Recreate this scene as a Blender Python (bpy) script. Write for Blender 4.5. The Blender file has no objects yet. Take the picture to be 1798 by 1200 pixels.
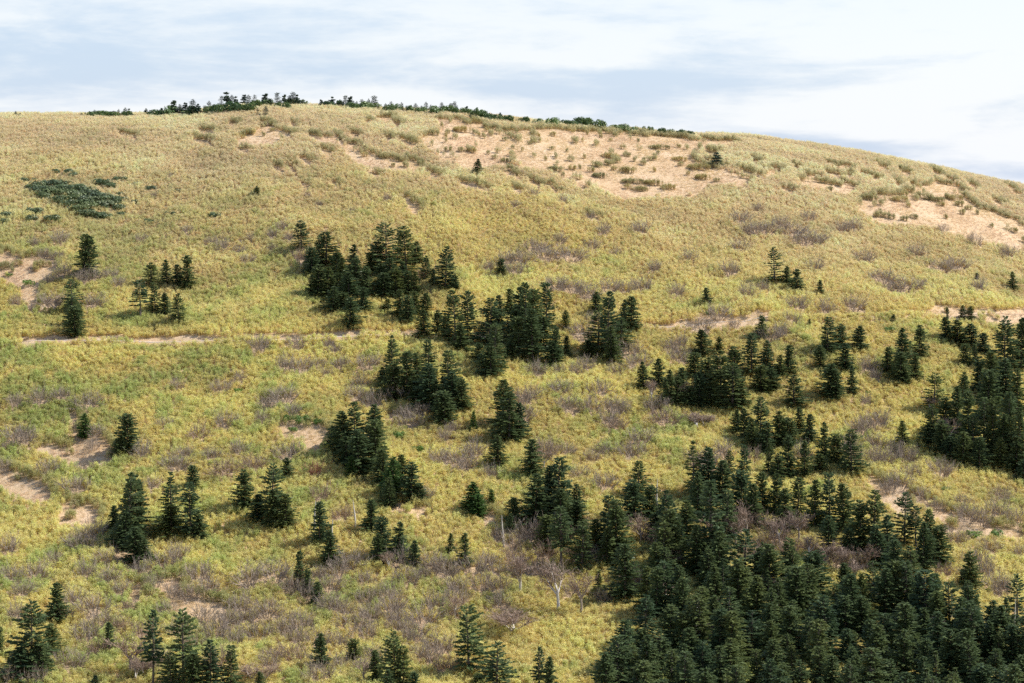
import bpy, math, random
import numpy as np
from mathutils import Vector

R = math.radians
scene = bpy.context.scene
COL = scene.collection

# ------------------------------------------------------------------ camera
FPX, CX, HOR = 3606.0, 899.0, 340.0          # focal length, centre column and eye level, in photograph pixels (1798 wide)
cam_d = bpy.data.cameras.new("camera")
cam = bpy.data.objects.new("camera", cam_d)
COL.objects.link(cam)
cam.location = (0, 0, 0)
cam.rotation_euler = (R(90), 0, 0)
cam_d.sensor_width = 36.0
cam_d.lens = 36.0 * FPX / 1798.0
cam_d.shift_y = -(600.0 - HOR) / 1798.0
cam_d.clip_start = 1.0
cam_d.clip_end = 6000.0
scene.camera = cam

# ------------------------------------------------------------------ light
SUN_EL, SUN_AZ = R(46), R(78)                # azimuth clockwise from +Y: from beyond the right of the frame, a little behind the hill
to_sun = Vector((math.sin(SUN_AZ) * math.cos(SUN_EL), math.cos(SUN_AZ) * math.cos(SUN_EL), math.sin(SUN_EL)))
sun_d = bpy.data.lights.new("sun", 'SUN')
sun_d.energy = 5.0
sun_d.angle = R(0.5)
sun_d.color = (1.0, 0.955, 0.88)
sun = bpy.data.objects.new("sun", sun_d)
sun.rotation_euler = to_sun.to_track_quat('Z', 'Y').to_euler()
COL.objects.link(sun)

world = bpy.data.worlds.new("World")
scene.world = world
world.use_nodes = True
nt = world.node_tree
nt.nodes.clear()
def N(tree, kind, **kw):
    n = tree.nodes.new(kind)
    for k, v in kw.items():
        setattr(n, k, v)
    return n
sky = N(nt, 'ShaderNodeTexSky', sky_type='NISHITA')
sky.sun_disc = False
sky.sun_elevation = SUN_EL
sky.sun_rotation = SUN_AZ
bg_sky = N(nt, 'ShaderNodeBackground')
bg_sky.inputs['Strength'].default_value = 0.13
nt.links.new(sky.outputs[0], bg_sky.inputs['Color'])
bg_cl = N(nt, 'ShaderNodeBackground')
bg_cl.inputs['Strength'].default_value = 1.0
tc = N(nt, 'ShaderNodeTexCoord')
sep = N(nt, 'ShaderNodeSeparateXYZ')
nt.links.new(tc.outputs['Generated'], sep.inputs[0])
def M(op, a, b=None, c=None, clamp=False):
    n = N(nt, 'ShaderNodeMath', operation=op)
    n.use_clamp = clamp
    for i, v in enumerate((a, b, c)):
        if v is None:
            continue
        if isinstance(v, (int, float)):
            n.inputs[i].default_value = v
        else:
            nt.links.new(v, n.inputs[i])
    return n.outputs[0]
X_, Y_, Z_ = sep.outputs
comb = N(nt, 'ShaderNodeCombineXYZ')
nt.links.new(M('MULTIPLY', X_, 7.0), comb.inputs[0])
nt.links.new(M('MULTIPLY', Y_, 7.0), comb.inputs[1])
nt.links.new(M('MULTIPLY', Z_, 40.0), comb.inputs[2])
n1 = N(nt, 'ShaderNodeTexNoise')
n1.inputs['Scale'].default_value = 1.0
n1.inputs['Detail'].default_value = 7.0
n1.inputs['Roughness'].default_value = 0.55
n1.inputs['Distortion'].default_value = 0.4
nt.links.new(comb.outputs[0], n1.inputs['Vector'])
def blob(u0, v0, su, sv, slope, amp):
    """soft bank of thin cloud: a gaussian in direction (x along the ridge, z up)"""
    du = M('SUBTRACT', X_, u0)
    dv = M('SUBTRACT', M('SUBTRACT', Z_, v0), M('MULTIPLY', du, slope))
    q = M('ADD', M('POWER', M('DIVIDE', du, su), 2.0), M('POWER', M('ABSOLUTE', M('DIVIDE', dv, sv)), 2.0))
    return M('MULTIPLY', M('EXPONENT', M('MULTIPLY', q, -1.0)), amp)
gap = blob(-0.10, 0.063, 0.10, 0.0105, -0.05, 0.62)
for b in (blob(0.150, 0.0235, 0.075, 0.0055, -0.10, 0.85), blob(-0.235, 0.060, 0.06, 0.016, 0.0, 0.50),
          blob(0.055, 0.0520, 0.10, 0.009, 0.02, 0.42), blob(0.24, 0.0095, 0.05, 0.0040, -0.05, 0.60)):
    gap = M('ADD', gap, b)
comb2 = N(nt, 'ShaderNodeCombineXYZ')
nt.links.new(M('MULTIPLY', X_, 26.0), comb2.inputs[0])
nt.links.new(M('MULTIPLY', Y_, 26.0), comb2.inputs[1])
nt.links.new(M('MULTIPLY', Z_, 110.0), comb2.inputs[2])
n2 = N(nt, 'ShaderNodeTexNoise')
n2.inputs['Scale'].default_value = 1.0
n2.inputs['Detail'].default_value = 8.0
n2.inputs['Roughness'].default_value = 0.62
nt.links.new(comb2.outputs[0], n2.inputs['Vector'])
dens = M('SUBTRACT', M('ADD', M('ADD', M('MULTIPLY', n1.outputs[0], 2.0), M('MULTIPLY', n2.outputs[0], 0.75)), -0.40), M('MULTIPLY', gap, 0.70))
low = M('SUBTRACT', 1.0, M('MULTIPLY', Z_, 2.6), clamp=True)      # the cloud bank thins out overhead
fac = N(nt, 'ShaderNodeMapRange')
fac.interpolation_type = 'SMOOTHSTEP'
nt.links.new(dens, fac.inputs[0])
fac.inputs[1].default_value = 0.42
fac.inputs[2].default_value = 1.04
fac.inputs[3].default_value = 0.0
fac.inputs[4].default_value = 1.0
fmul = M('MULTIPLY', M('ADD', M('MULTIPLY', fac.outputs[0], 0.12), 0.86), low)
ccol = N(nt, 'ShaderNodeMix', data_type='RGBA')
ccol.inputs[6].default_value = (0.44, 0.53, 0.69, 1)
ccol.inputs[7].default_value = (0.71, 0.73, 0.765, 1)
nt.links.new(fac.outputs[0], ccol.inputs[0])
nt.links.new(ccol.outputs[2], bg_cl.inputs['Color'])
mixw = N(nt, 'ShaderNodeMixShader')
nt.links.new(fmul, mixw.inputs[0])
nt.links.new(bg_sky.outputs[0], mixw.inputs[1])
nt.links.new(bg_cl.outputs[0], mixw.inputs[2])
wo = N(nt, 'ShaderNodeOutputWorld')
nt.links.new(mixw.outputs[0], wo.inputs['Surface'])

vs = scene.view_settings
vs.view_transform = 'Standard'
vs.look = 'None'
vs.exposure = 0.44
vs.gamma = 1.0
vs.use_curve_mapping = False
scene.cycles.use_denoising = False
scene.cycles.max_bounces = 8
scene.cycles.diffuse_bounces = 5
scene.cycles.transmission_bounces = 6
scene.cycles.transparent_max_bounces = 4

# ------------------------------------------------------------------ numeric helpers
def vnoise(x, y, seed=0):
    """smooth value noise in -1..1"""
    x = np.asarray(x, float); y = np.asarray(y, float)
    xi = np.floor(x).astype(np.int64); yi = np.floor(y).astype(np.int64)
    fx = x - xi; fy = y - yi
    fx = fx * fx * fx * (fx * (fx * 6 - 15) + 10); fy = fy * fy * fy * (fy * (fy * 6 - 15) + 10)
    def h(a, b):
        n = (a * 374761393 + b * 668265263 + seed * 1442695041) & 0x7fffffff
        n = ((n ^ (n >> 13)) * 1274126177) & 0x7fffffff
        n = (n ^ (n >> 16)) & 0xffff
        return n / 32767.5 - 1.0
    a = h(xi, yi); b = h(xi + 1, yi); c = h(xi, yi + 1); d = h(xi + 1, yi + 1)
    return (a * (1 - fx) + b * fx) * (1 - fy) + (c * (1 - fx) + d * fx) * fy
def fbm(x, y, seed, octaves=3):
    s, a, t = 0, 1.0, 0.0
    for k in range(octaves):
        s = s + a * vnoise(x * 2 ** k + 13.7 * k, y * 2 ** k - 7.1 * k, seed + k)
        t += a; a *= 0.55
    return s / t
def sstep(a, b, x):
    t = np.clip((np.asarray(x, float) - a) / (b - a), 0, 1)
    return t * t * (3 - 2 * t)

# ------------------------------------------------------------------ the hill
RIDGE = np.array([(-900, 236), (-300, 214), (0, 206), (130, 206), (200, 207), (280, 204), (340, 201), (420, 189), (480, 188), (540, 189), (620, 192), (700, 197),
                  (800, 199), (900, 213), (1050, 229), (1220, 239), (1330, 244), (1480, 266), (1640, 298), (1798, 331), (2000, 376), (2700, 540)], float)
TRACK = np.array([(-900, 640), (60, 609), (300, 602), (500, 596), (660, 592), (770, 588), (1000, 582), (1180, 577), (1330, 566), (1500, 560), (1650, 557), (1800, 558), (2700, 560)], float)
D0, D1, PW, PB = 350.0, 750.0, 1.7, 1210.0
def ridge_py(px):
    p = 0
    for o in (-24, -8, 8, 24):
        p = p + np.interp(px + o, RIDGE[:, 0], RIDGE[:, 1])
    return p / 4
def base_py(px, d):
    ps = ridge_py(px)
    s = (d - D0) / (D1 - D0)
    up = ps + (PB - ps) * np.clip(1 - s, 0, None) ** PW
    u = np.clip(s - 1, 0, None)
    return up + 300 * u * u / (1 + u)
def track_d(px):
    ps = ridge_py(px)
    g = (np.interp(px, TRACK[:, 0], TRACK[:, 1]) - ps) / (PB - ps)
    return D0 + (D1 - D0) * (1 - g ** (1 / PW))
def px_of(X, Y):
    return np.clip(CX + FPX * X / np.maximum(Y, 250.0), -900, 2700)
def raw_z(X, Y):
    px = px_of(X, Y)
    z = Y * (HOR - base_py(px, Y)) / FPX
    k = sstep(250, 330, Y) * (1 - 0.9 * sstep(600, 730, Y))
    rel = 1.9 * fbm(X / 62.0, Y / 62.0, 3, 2) + 1.25 * fbm((X + 0.5 * Y) / 21.0, (Y - 0.3 * X) / 30.0, 11, 2) + 0.22 * vnoise(X / 5.5, Y / 5.5, 5)
    z = z + rel * k + 0.12 * vnoise(X / 4.0, Y / 4.0, 9) * sstep(250, 330, Y)
    z = np.where(Y <= 0, -1.7, z - 1.7 * (1 - sstep(10, 120, Y)))
    return z
def ground_z(X, Y):
    X = np.asarray(X, float); Y = np.asarray(Y, float)
    z = raw_z(X, Y)
    px = px_of(X, Y)
    dt = track_d(px)
    w = Y - dt
    m = np.abs(w) < 6
    if np.any(m):
        zt = raw_z(X, dt)
        k = np.where(w > 0, 1 - sstep(1.6, 3.0, w), 1 - sstep(1.5, 6.0, -w))
        zt = zt + np.where(w > 1.6, 0.9 * sstep(1.6, 3.0, w) * k, 0)
        z = np.where(m, z * (1 - k) + zt * k, z)
    return z
DS = np.arange(262.0, 752.0, 0.5)
def hit(px, py):
    """where the sight line of a photograph pixel meets the ground"""
    X = (px - CX) / FPX * DS
    p = HOR - FPX * ground_z(X, DS) / DS
    i = np.argmax(p <= py) if np.any(p <= py) else len(DS) - 1
    d = DS[i]
    x = (px - CX) / FPX * d
    return x, d, float(ground_z(x, d))

# ------------------------------------------------------------------ bare ground (photograph outlines of the openings in the bamboo, laid onto the hill)
BARE = {
 'sandy slope': [(767,214),(797,207),(813,216),(847,223),(887,232),(937,228),(960,227),(1043,233),(1107,235),(1140,241),(1198,247),(1231,250),(1261,247),(1236,258),(1215,268),(1216,282),(1231,292),(1270,303),(1308,312),(1310,318),(1248,322),(1232,334),(1211,339),(1205,342),(1173,347),(1093,347),(1060,334),(1030,318),(990,311),(960,294),(913,291),(890,290),(853,290),(833,297),(813,293),(800,282),(815,275),(787,268),(760,262),(733,248),(757,237),(780,224)],
 'a': [(600,259),(633,269),(657,286),(683,280),(710,279),(733,288),(735,298),(700,300),(650,294),(617,278)],
 'b': [(457,217),(480,229),(497,237),(490,247),(460,257),(417,250),(423,240),(452,239)],
 'c': [(1398,317),(1451,324),(1498,333),(1484,340),(1420,326)],
 'd': [(1511,351),(1565,346),(1600,343),(1628,337),(1648,326),(1691,333),(1680,340),(1711,360),(1731,378),(1770,391),(1798,398),(1830,404),(1830,446),(1797,437),(1731,420),(1691,413),(1641,394),(1551,392),(1531,380),(1508,367)],
 'e': [(-20,440),(0,442),(20,449),(48,462),(84,452),(100,464),(86,482),(72,494),(70,514),(62,530),(76,549),(50,543),(42,518),(36,506),(12,490),(-20,478)],
 'f': [(124,724),(138,732),(138,756),(152,768),(180,773),(208,796),(192,808),(140,818),(96,802),(76,785),(130,793),(132,772),(126,744)],
 'g': [(-20,824),(0,828),(18,828),(44,841),(76,853),(90,871),(80,879),(40,874),(0,852),(-20,848)],
 'h': [(110,889),(140,888),(172,901),(170,915),(140,920),(100,917),(102,902)],
 'i': [(200,962),(257,979),(253,997),(230,1001),(213,987)],
 'j': [(230,1032),(250,1036),(244,1057),(231,1052)],
 'k': [(283,1027),(320,1019),(318,1052),(360,1058),(397,1062),(391,1082),(333,1078),(300,1066)],
 'l': [(488,749),(540,752),(568,753),(573,767),(560,792),(540,792),(532,764),(508,767)],
 'm': [(456,706),(480,707),(474,716),(460,715)],
 'n': [(678,724),(703,732),(706,744),(687,742)],
 'o': [(680,881),(712,887),(745,896),(744,903),(712,895),(682,887)],
 'p': [(826,896),(845,897),(874,913),(868,919),(846,910)],
 'q': [(1520,843),(1542,847),(1578,859),(1602,877),(1618,888),(1614,901),(1578,898),(1560,883),(1546,868)],
 'r': [(1638,901),(1664,913),(1694,919),(1738,930),(1800,938),(1800,944),(1730,941),(1690,932),(1662,938),(1648,925)],
 's': [(1631,545),(1648,539),(1681,541),(1720,557),(1700,559),(1665,557)],
 't': [(1729,561),(1751,547),(1800,544),(1830,544),(1830,562),(1797,564),(1765,568)],
 'u': [(1331,549),(1348,550),(1349,563),(1331,567),(1265,571),(1206,571),(1225,560),(1290,558),(1331,556)],
 'v': [(710,352),(737,366),(729,377),(716,366)],
 'w': [(205,232),(240,241),(238,244),(215,240)],
 'x': [(560,240),(590,244),(588,247),(566,245)],
}
LEDGE = [(602,254,634,257),(634,266,682,284),(697,243,733,257),(737,250,774,259),(767,263,794,266),(767,275,800,278),(800,318,860,334),(883,300,914,312),(927,317,951,328),(963,326,980,338),(707,347,737,367),
 (347,228,374,233),(337,243,377,253),(457,212,483,223),(483,230,513,238),(510,217,521,223),(540,237,584,248),(527,277,548,288),(503,284,522,306),(480,293,501,301),(584,233,601,250),(527,320,544,328),(583,320,601,331),
 (1451,288,1498,296),(1411,307,1446,314),(1447,303,1486,312),(1483,300,1492,309),(1508,300,1546,318),(1571,320,1582,328),(1598,322,1619,334),(1641,320,1698,338),(1618,327,1645,334),(1635,298,1652,308),(1718,367,1792,391),
 (1768,327,1796,341),(1228,246,1292,251),(1238,284,1346,314),(1321,280,1332,288),(1355,296,1372,300),(1392,292,1404,297),(640,212,652,215),(690,216,705,220),(672,240,690,246),(610,232,632,240),(560,262,584,270),(640,300,668,310),(745,300,772,309),
 (1540,290,1556,296),(1580,300,1600,308),(1660,312,1678,320),(1700,322,1716,331),(1740,350,1762,360),(1480,322,1502,330),(660,205,690,209),(820,210,850,220),(400,215,418,219),(420,262,440,268),(1370,330,1394,337),(1290,320,1312,327),
 (1010,318,1032,330),(896,328,916,338),(1030,380,1052,386),(1225,552,1262,560),(20,838,40,846),(22,832,88,862),(108,882,168,894),(1520,838,1560,852),(1600,868,1640,892),(1640,892,1700,914),(60,786,130,800),(500,745,545,752),(205,960,240,972),(1235,265,1262,272),(1340,300,1360,305)]
for i_, (x0_, y0_, x1_, y1_) in enumerate(LEDGE):
    up_, lo_ = [], []
    for k_ in range(7):
        t_ = k_ / 6
        bow_ = math.sin(math.pi * t_)
        xx_, yy_ = x0_ + (x1_ - x0_) * t_, y0_ + (y1_ - y0_) * t_ + 1.5 * math.sin(t_ * 9 + i_)
        up_.append((xx_, yy_ - 0.4)); lo_.append((xx_, yy_ + 0.6 + (2.2 + (i_ % 3)) * bow_))
    BARE['ledge %d' % i_] = up_ + lo_[::-1]
TRACK_VIS = [(40, 790, 1.0), (828, 852, 0.6), (1095, 1352, 0.9), (1625, 1900, 0.5)]
def in_poly(px, py, poly):
    px = np.asarray(px); py = np.asarray(py)
    c = np.zeros(px.shape, bool)
    n = len(poly)
    for i in range(n):
        x1, y1 = poly[i]; x2, y2 = poly[(i + 1) % n]
        if y1 == y2:
            continue
        cond = ((y1 > py) != (y2 > py)) & (px < (x2 - x1) * (py - y1) / (y2 - y1) + x1)
        c ^= cond
    return c
def bare_mask(X, Y, Z, h):
    """true where the bamboo leaves the ground open; h is the height of the stand"""
    px = CX + FPX * X / Y
    wob = 2.5 * vnoise(X / 2.2, Y / 3.5, 21) + 4.0 * vnoise(X / 5.0, Y / 9.0, 22) + 6.0 * vnoise(X / 12.0, Y / 20.0, 23)
    b0 = HOR - FPX * Z / Y
    b1 = HOR - FPX * (Z + h * 0.8) / Y
    m = np.zeros(X.shape, bool)
    for poly in BARE.values():
        xs = [p[0] for p in poly]; ys = [p[1] for p in poly]
        cand = (px > min(xs) - 12) & (px < max(xs) + 12) & (b0 > min(ys) - 20) & (b1 < max(ys) + 20)
        if np.any(cand):
            i = np.where(cand)[0]
            amp = 0.22 if (max(ys) - min(ys)) < 34 else 1.0
            m[i] |= np.logical_or.reduce([in_poly(px[i] + wob[i] * amp, (b0[i] * (1 - q_) + b1[i] * q_) + 0.6 * wob[i] * amp, poly) for q_ in (0, .25, .5, .75, 1)])
    w = Y - track_d(px)
    width = np.full(X.shape, 0.9)
    for a, b, k in TRACK_VIS:
        width = np.where((px > a) & (px < b), 1.5 + 1.1 * k, width)
    front = np.where(width > 1.0, 3.3 + 1.8 * vnoise(X / 7.0, Y * 0, 33), 1.2)
    m &= ~(vnoise(X / 2.4, Y / 3.6, 81) + 0.5 * vnoise(X / 9.0, Y / 12.0, 82) > 0.86)
    m |= (w < width + 0.5 * vnoise(X / 3.0, Y / 3.0, 31) + 0.8 * vnoise(X / 8.0, Y * 0, 34)) & (w > -front + 0.6 * vnoise(X / 4.0, Y / 4.0, 32))
    return m

# ------------------------------------------------------------------ mesh and object helpers
def mesh_np(name, verts, faces, mats=(), mat_idx=None, smooth=False):
    """verts (n,3); faces (m,k) with one k"""
    me = bpy.data.meshes.new(name)
    verts = np.asarray(verts, np.float32); faces = np.asarray(faces, np.int32)
    k = faces.shape[1]
    me.vertices.add(len(verts)); me.vertices.foreach_set("co", verts.ravel())
    me.loops.add(faces.size); me.loops.foreach_set("vertex_index", faces.ravel())
    me.polygons.add(len(faces))
    me.polygons.foreach_set("loop_start", np.arange(0, faces.size, k, dtype=np.int32))
    for m in mats:
        me.materials.append(m)
    if mat_idx is not None:
        me.polygons.foreach_set("material_index", np.asarray(mat_idx, np.int32))
    if smooth:
        me.polygons.foreach_set("use_smooth", np.ones(len(faces), bool))
    me.update(calc_edges=True)
    me.validate()
    return me
def link(name, data, parent=None):
    o = bpy.data.objects.new(name, data)
    COL.objects.link(o)
    if parent is not None:
        o.parent = parent
    return o
def tag(o, label=None, cat=None, group=None, kind=None):
    if label: o['label'] = label
    if cat: o['category'] = cat
    if group: o['group'] = group
    if kind: o['kind'] = kind
    return o
class Soup:
    """collects quads and tubes"""
    def __init__(s):
        s.v = []; s.f = []; s.m = []; s.n = 0
    def quad(s, a, b, c, d, m=0):
        s.v += [a, b, c, d]; s.f.append((s.n, s.n + 1, s.n + 2, s.n + 3)); s.m.append(m); s.n += 4
    def tube(s, pts, rads, k=5, m=0):
        pts = [np.asarray(p, float) for p in pts]
        rings = []
        for i, p in enumerate(pts):
            t = pts[min(i + 1, len(pts) - 1)] - pts[max(i - 1, 0)]
            t = t / (np.linalg.norm(t) + 1e-9)
            a = np.cross(t, (0.31, 0.95, 0.05)); a /= np.linalg.norm(a) + 1e-9
            b = np.cross(t, a)
            ring = []
            for j in range(k):
                q = 2 * math.pi * j / k
                s.v.append(p + rads[i] * (math.cos(q) * a + math.sin(q) * b)); ring.append(s.n); s.n += 1
            rings.append(ring)
        for i in range(len(rings) - 1):
            for j in range(k):
                s.f.append((rings[i][j], rings[i][(j + 1) % k], rings[i + 1][(j + 1) % k], rings[i + 1][j])); s.m.append(m)
    def mesh(s, name, mats):
        return mesh_np(name, np.array(s.v), np.array(s.f), mats, s.m)

# ------------------------------------------------------------------ materials
def mat_new(name):
    m = bpy.data.materials.new(name)
    m.use_nodes = True
    t = m.node_tree
    t.nodes.clear()
    out = N(t, 'ShaderNodeOutputMaterial')
    return m, t, out
def mixc(t, fac, a, b, mode='MIX'):
    n = N(t, 'ShaderNodeMix', data_type='RGBA', blend_type=mode)
    for i, v in ((0, fac), (6, a), (7, b)):
        if isinstance(v, (int, float)):
            n.inputs[i].default_value = v
        elif isinstance(v, tuple):
            n.inputs[i].default_value = (*v, 1)
        else:
            t.links.new(v, n.inputs[i])
    return n.outputs[2]
def noise(t, vec, scale, detail=3.0, rough=0.55):
    n = N(t, 'ShaderNodeTexNoise')
    n.inputs['Scale'].default_value = scale
    n.inputs['Detail'].default_value = detail
    n.inputs['Roughness'].default_value = rough
    if vec is not None:
        t.links.new(vec, n.inputs['Vector'])
    return n.outputs[0]
def ramp(t, fac, lo, hi):
    n = N(t, 'ShaderNodeMapRange')
    n.inputs[1].default_value = lo; n.inputs[2].default_value = hi
    t.links.new(fac, n.inputs[0])
    return n.outputs[0]
def leaf_shader(t, out, col, trans=0.25, rough=0.55, spec=0.25):
    p = N(t, 'ShaderNodeBsdfPrincipled')
    p.inputs['Roughness'].default_value = rough
    p.inputs['Specular IOR Level'].default_value = spec
    t.links.new(col, p.inputs['Base Color'])
    tr = N(t, 'ShaderNodeBsdfTranslucent')
    t.links.new(col, tr.inputs['Color'])
    mx = N(t, 'ShaderNodeMixShader')
    mx.inputs[0].default_value = trans
    t.links.new(p.outputs[0], mx.inputs[1]); t.links.new(tr.outputs[0], mx.inputs[2])
    t.links.new(mx.outputs[0], out.inputs['Surface'])
def inst_color(t, attr='tint'):
    a = N(t, 'ShaderNodeAttribute', attribute_type='INSTANCER', attribute_name=attr)
    return a.outputs['Color']

def make_leaf_stuff(name, mul, trans):
    m, t, out = mat_new(name)
    col = mixc(t, 1.0, inst_color(t), mul, 'MULTIPLY')
    g = N(t, 'ShaderNodeNewGeometry')
    col = mixc(t, noise(t, g.outputs['Position'], 1.3, 2.0), col, mixc(t, 1.0, col, (0.88, 0.90, 0.84), 'MULTIPLY'))
    leaf_shader(t, out, col, trans, 0.5, 0.3)
    return m
M_bamboo = make_leaf_stuff('bamboo_leaf', (1.0, 1.0, 1.0), 0.46)
M_straw = make_leaf_stuff('bamboo_stem', (1.0, 0.86, 0.80), 0.15)

def make_own_leaf(name, c1, c2, c3, trans=0.25, spec=0.25, nscale=0.9):
    """leaf colour of a thing: two tones in patches, and a shift from thing to thing"""
    m, t, out = mat_new(name)
    oi = N(t, 'ShaderNodeObjectInfo')
    tc = N(t, 'ShaderNodeTexCoord')
    col = mixc(t, ramp(t, noise(t, tc.outputs['Object'], nscale, 4.0), 0.35, 0.65), c1, c2)
    col = mixc(t, oi.outputs['Random'], col, mixc(t, 0.6, col, c3))
    mr = N(t, 'ShaderNodeMath', operation='FRACT'); mm = N(t, 'ShaderNodeMath', operation='MULTIPLY'); mm.inputs[1].default_value = 7.31
    t.links.new(oi.outputs['Random'], mm.inputs[0]); t.links.new(mm.outputs[0], mr.inputs[0])
    col = mixc(t, mr.outputs[0], mixc(t, 1.0, col, (1.22, 1.12, 0.95), 'MULTIPLY'), mixc(t, 1.0, col, (0.78, 0.84, 0.86), 'MULTIPLY'))
    leaf_shader(t, out, col, trans, 0.5, spec)
    return m
M_clump = make_own_leaf('clump_leaf', (0.34, 0.335, 0.14), (0.48, 0.445, 0.205), (0.30, 0.315, 0.14), 0.32)
M_clump_stem = make_own_leaf('clump_stem', (0.42, 0.32, 0.17), (0.54, 0.42, 0.24), (0.36, 0.28, 0.15), 0.15)
M_fir = make_own_leaf('fir_needle', (0.092, 0.132, 0.050), (0.160, 0.198, 0.070), (0.072, 0.128, 0.070), 0.32, 0.3, 0.6)
M_fir_b = make_own_leaf('young_fir_needle', (0.075, 0.145, 0.035), (0.12, 0.20, 0.045), (0.06, 0.12, 0.035), 0.15, 0.3, 0.8)
M_pine = make_own_leaf('pine_needle', (0.060, 0.095, 0.065), (0.082, 0.120, 0.074), (0.050, 0.085, 0.080), 0.2, 0.3, 0.8)
M_rhodo = make_own_leaf('evergreen_leaf', (0.105, 0.155, 0.068), (0.145, 0.190, 0.085), (0.115, 0.145, 0.090), 0.2, 0.4, 1.2)
M_green = make_own_leaf('bright_leaf', (0.12, 0.22, 0.04), (0.18, 0.28, 0.06), (0.10, 0.17, 0.04), 0.25, 0.3, 1.2)
M_ridge_green = make_own_leaf('ridge_leaf', (0.10, 0.165, 0.055), (0.135, 0.20, 0.065), (0.08, 0.13, 0.055), 0.15, 0.3, 0.8)

def make_wood(name, c1, c2, c3):
    m, t, out = mat_new(name)
    tc = N(t, 'ShaderNodeTexCoord')
    oi = N(t, 'ShaderNodeObjectInfo')
    mp = N(t, 'ShaderNodeMapping')
    mp.inputs['Scale'].default_value = (6, 6, 1.5)
    t.links.new(tc.outputs['Object'], mp.inputs['Vector'])
    col = mixc(t, ramp(t, noise(t, mp.outputs[0], 2.0, 4.0), 0.3, 0.7), c1, c2)
    col = mixc(t, oi.outputs['Random'], col, mixc(t, 0.75, col, c3))
    p = N(t, 'ShaderNodeBsdfPrincipled')
    p.inputs['Roughness'].default_value = 0.85
    p.inputs['Specular IOR Level'].default_value = 0.15
    t.links.new(col, p.inputs['Base Color'])
    t.links.new(p.outputs[0], out.inputs['Surface'])
    return m
M_bark = make_wood('fir_bark', (0.10, 0.08, 0.065), (0.19, 0.16, 0.135), (0.14, 0.12, 0.11))
M_twig = make_wood('grey_twig', (0.29, 0.235, 0.185), (0.40, 0.33, 0.265), (0.28, 0.235, 0.20))
M_twig_brown = make_wood('brown_twig', (0.285, 0.20, 0.15), (0.37, 0.275, 0.21), (0.29, 0.225, 0.185))
M_twig_red = make_wood('red_twig', (0.30, 0.12, 0.085), (0.36, 0.17, 0.12), (0.30, 0.16, 0.13))
M_pale = make_wood('pale_bark', (0.46, 0.42, 0.36), (0.66, 0.62, 0.56), (0.50, 0.47, 0.43))

# ground: dry tan turf with paler and redder soil
m_ground, t, out = mat_new('dry_hillside')
g = N(t, 'ShaderNodeNewGeometry')
P_ = g.outputs['Position']
mp = N(t, 'ShaderNodeMapping'); mp.inputs['Scale'].default_value = (1.0, 0.45, 1.0); t.links.new(P_, mp.inputs['Vector'])
nA = noise(t, mp.outputs[0], 0.10, 5.0); nB = noise(t, mp.outputs[0], 0.9, 5.0, 0.7); nC = noise(t, P_, 3.5, 3.0, 0.7)
c = mixc(t, ramp(t, nA, 0.38, 0.62), (0.56, 0.385, 0.235), (0.63, 0.465, 0.31))
c = mixc(t, ramp(t, nB, 0.42, 0.70), c, (0.46, 0.33, 0.18))
c = mixc(t, ramp(t, nC, 0.50, 0.78), c, (0.68, 0.545, 0.385))
p = N(t, 'ShaderNodeBsdfPrincipled'); p.inputs['Roughness'].default_value = 0.95; p.inputs['Specular IOR Level'].default_value = 0.05
t.links.new(c, p.inputs['Base Color'])
bm = N(t, 'ShaderNodeBump'); bm.inputs['Strength'].default_value = 0.9; bm.inputs['Distance'].default_value = 0.35
t.links.new(noise(t, P_, 2.2, 6.0, 0.75), bm.inputs['Height']); t.links.new(bm.outputs[0], p.inputs['Normal'])
t.links.new(p.outputs[0], out.inputs['Surface'])

m_track, t, out = mat_new('track_gravel')
g = N(t, 'ShaderNodeNewGeometry')
c = mixc(t, ramp(t, noise(t, g.outputs['Position'], 0.35, 5.0, 0.7), 0.40, 0.62), (0.42, 0.39, 0.37), (0.50, 0.37, 0.26))
c = mixc(t, ramp(t, noise(t, g.outputs['Position'], 3.0, 4.0, 0.7), 0.45, 0.75), c, (0.54, 0.51, 0.48))
p = N(t, 'ShaderNodeBsdfPrincipled'); p.inputs['Roughness'].default_value = 0.95; p.inputs['Specular IOR Level'].default_value = 0.05
t.links.new(c, p.inputs['Base Color']); t.links.new(p.outputs[0], out.inputs['Surface'])

# ------------------------------------------------------------------ hill mesh
rows = np.concatenate([np.arange(-60, 0, 20.0), np.arange(0, 240, 6.0), np.arange(240, 330, 3.0), np.arange(330, 495, 1.0), np.arange(495, 560, 0.5), np.arange(560, 770, 1.0), np.arange(770, 1000, 6.0), np.arange(1000, 1420, 30.0)])
cols = np.concatenate([np.arange(-700, -60, 40.0), np.arange(-60, 1860, 8.0), np.arange(1860, 2520, 40.0)])
PX, DD = np.meshgrid(cols, rows)
XX = (PX - CX) / FPX * np.maximum(DD, 330.0)
ZZ = ground_z(XX, DD)
nr, nc = PX.shape
V = np.stack([XX.ravel(), DD.ravel(), ZZ.ravel()], 1)
idx = np.arange(nr * nc).reshape(nr, nc)
Fq = np.stack([idx[:-1, :-1].ravel(), idx[:-1, 1:].ravel(), idx[1:, 1:].ravel(), idx[1:, :-1].ravel()], 1)
tag(link('hillside', mesh_np('hillside', V, Fq, [m_ground], smooth=True)), kind='structure')
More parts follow.
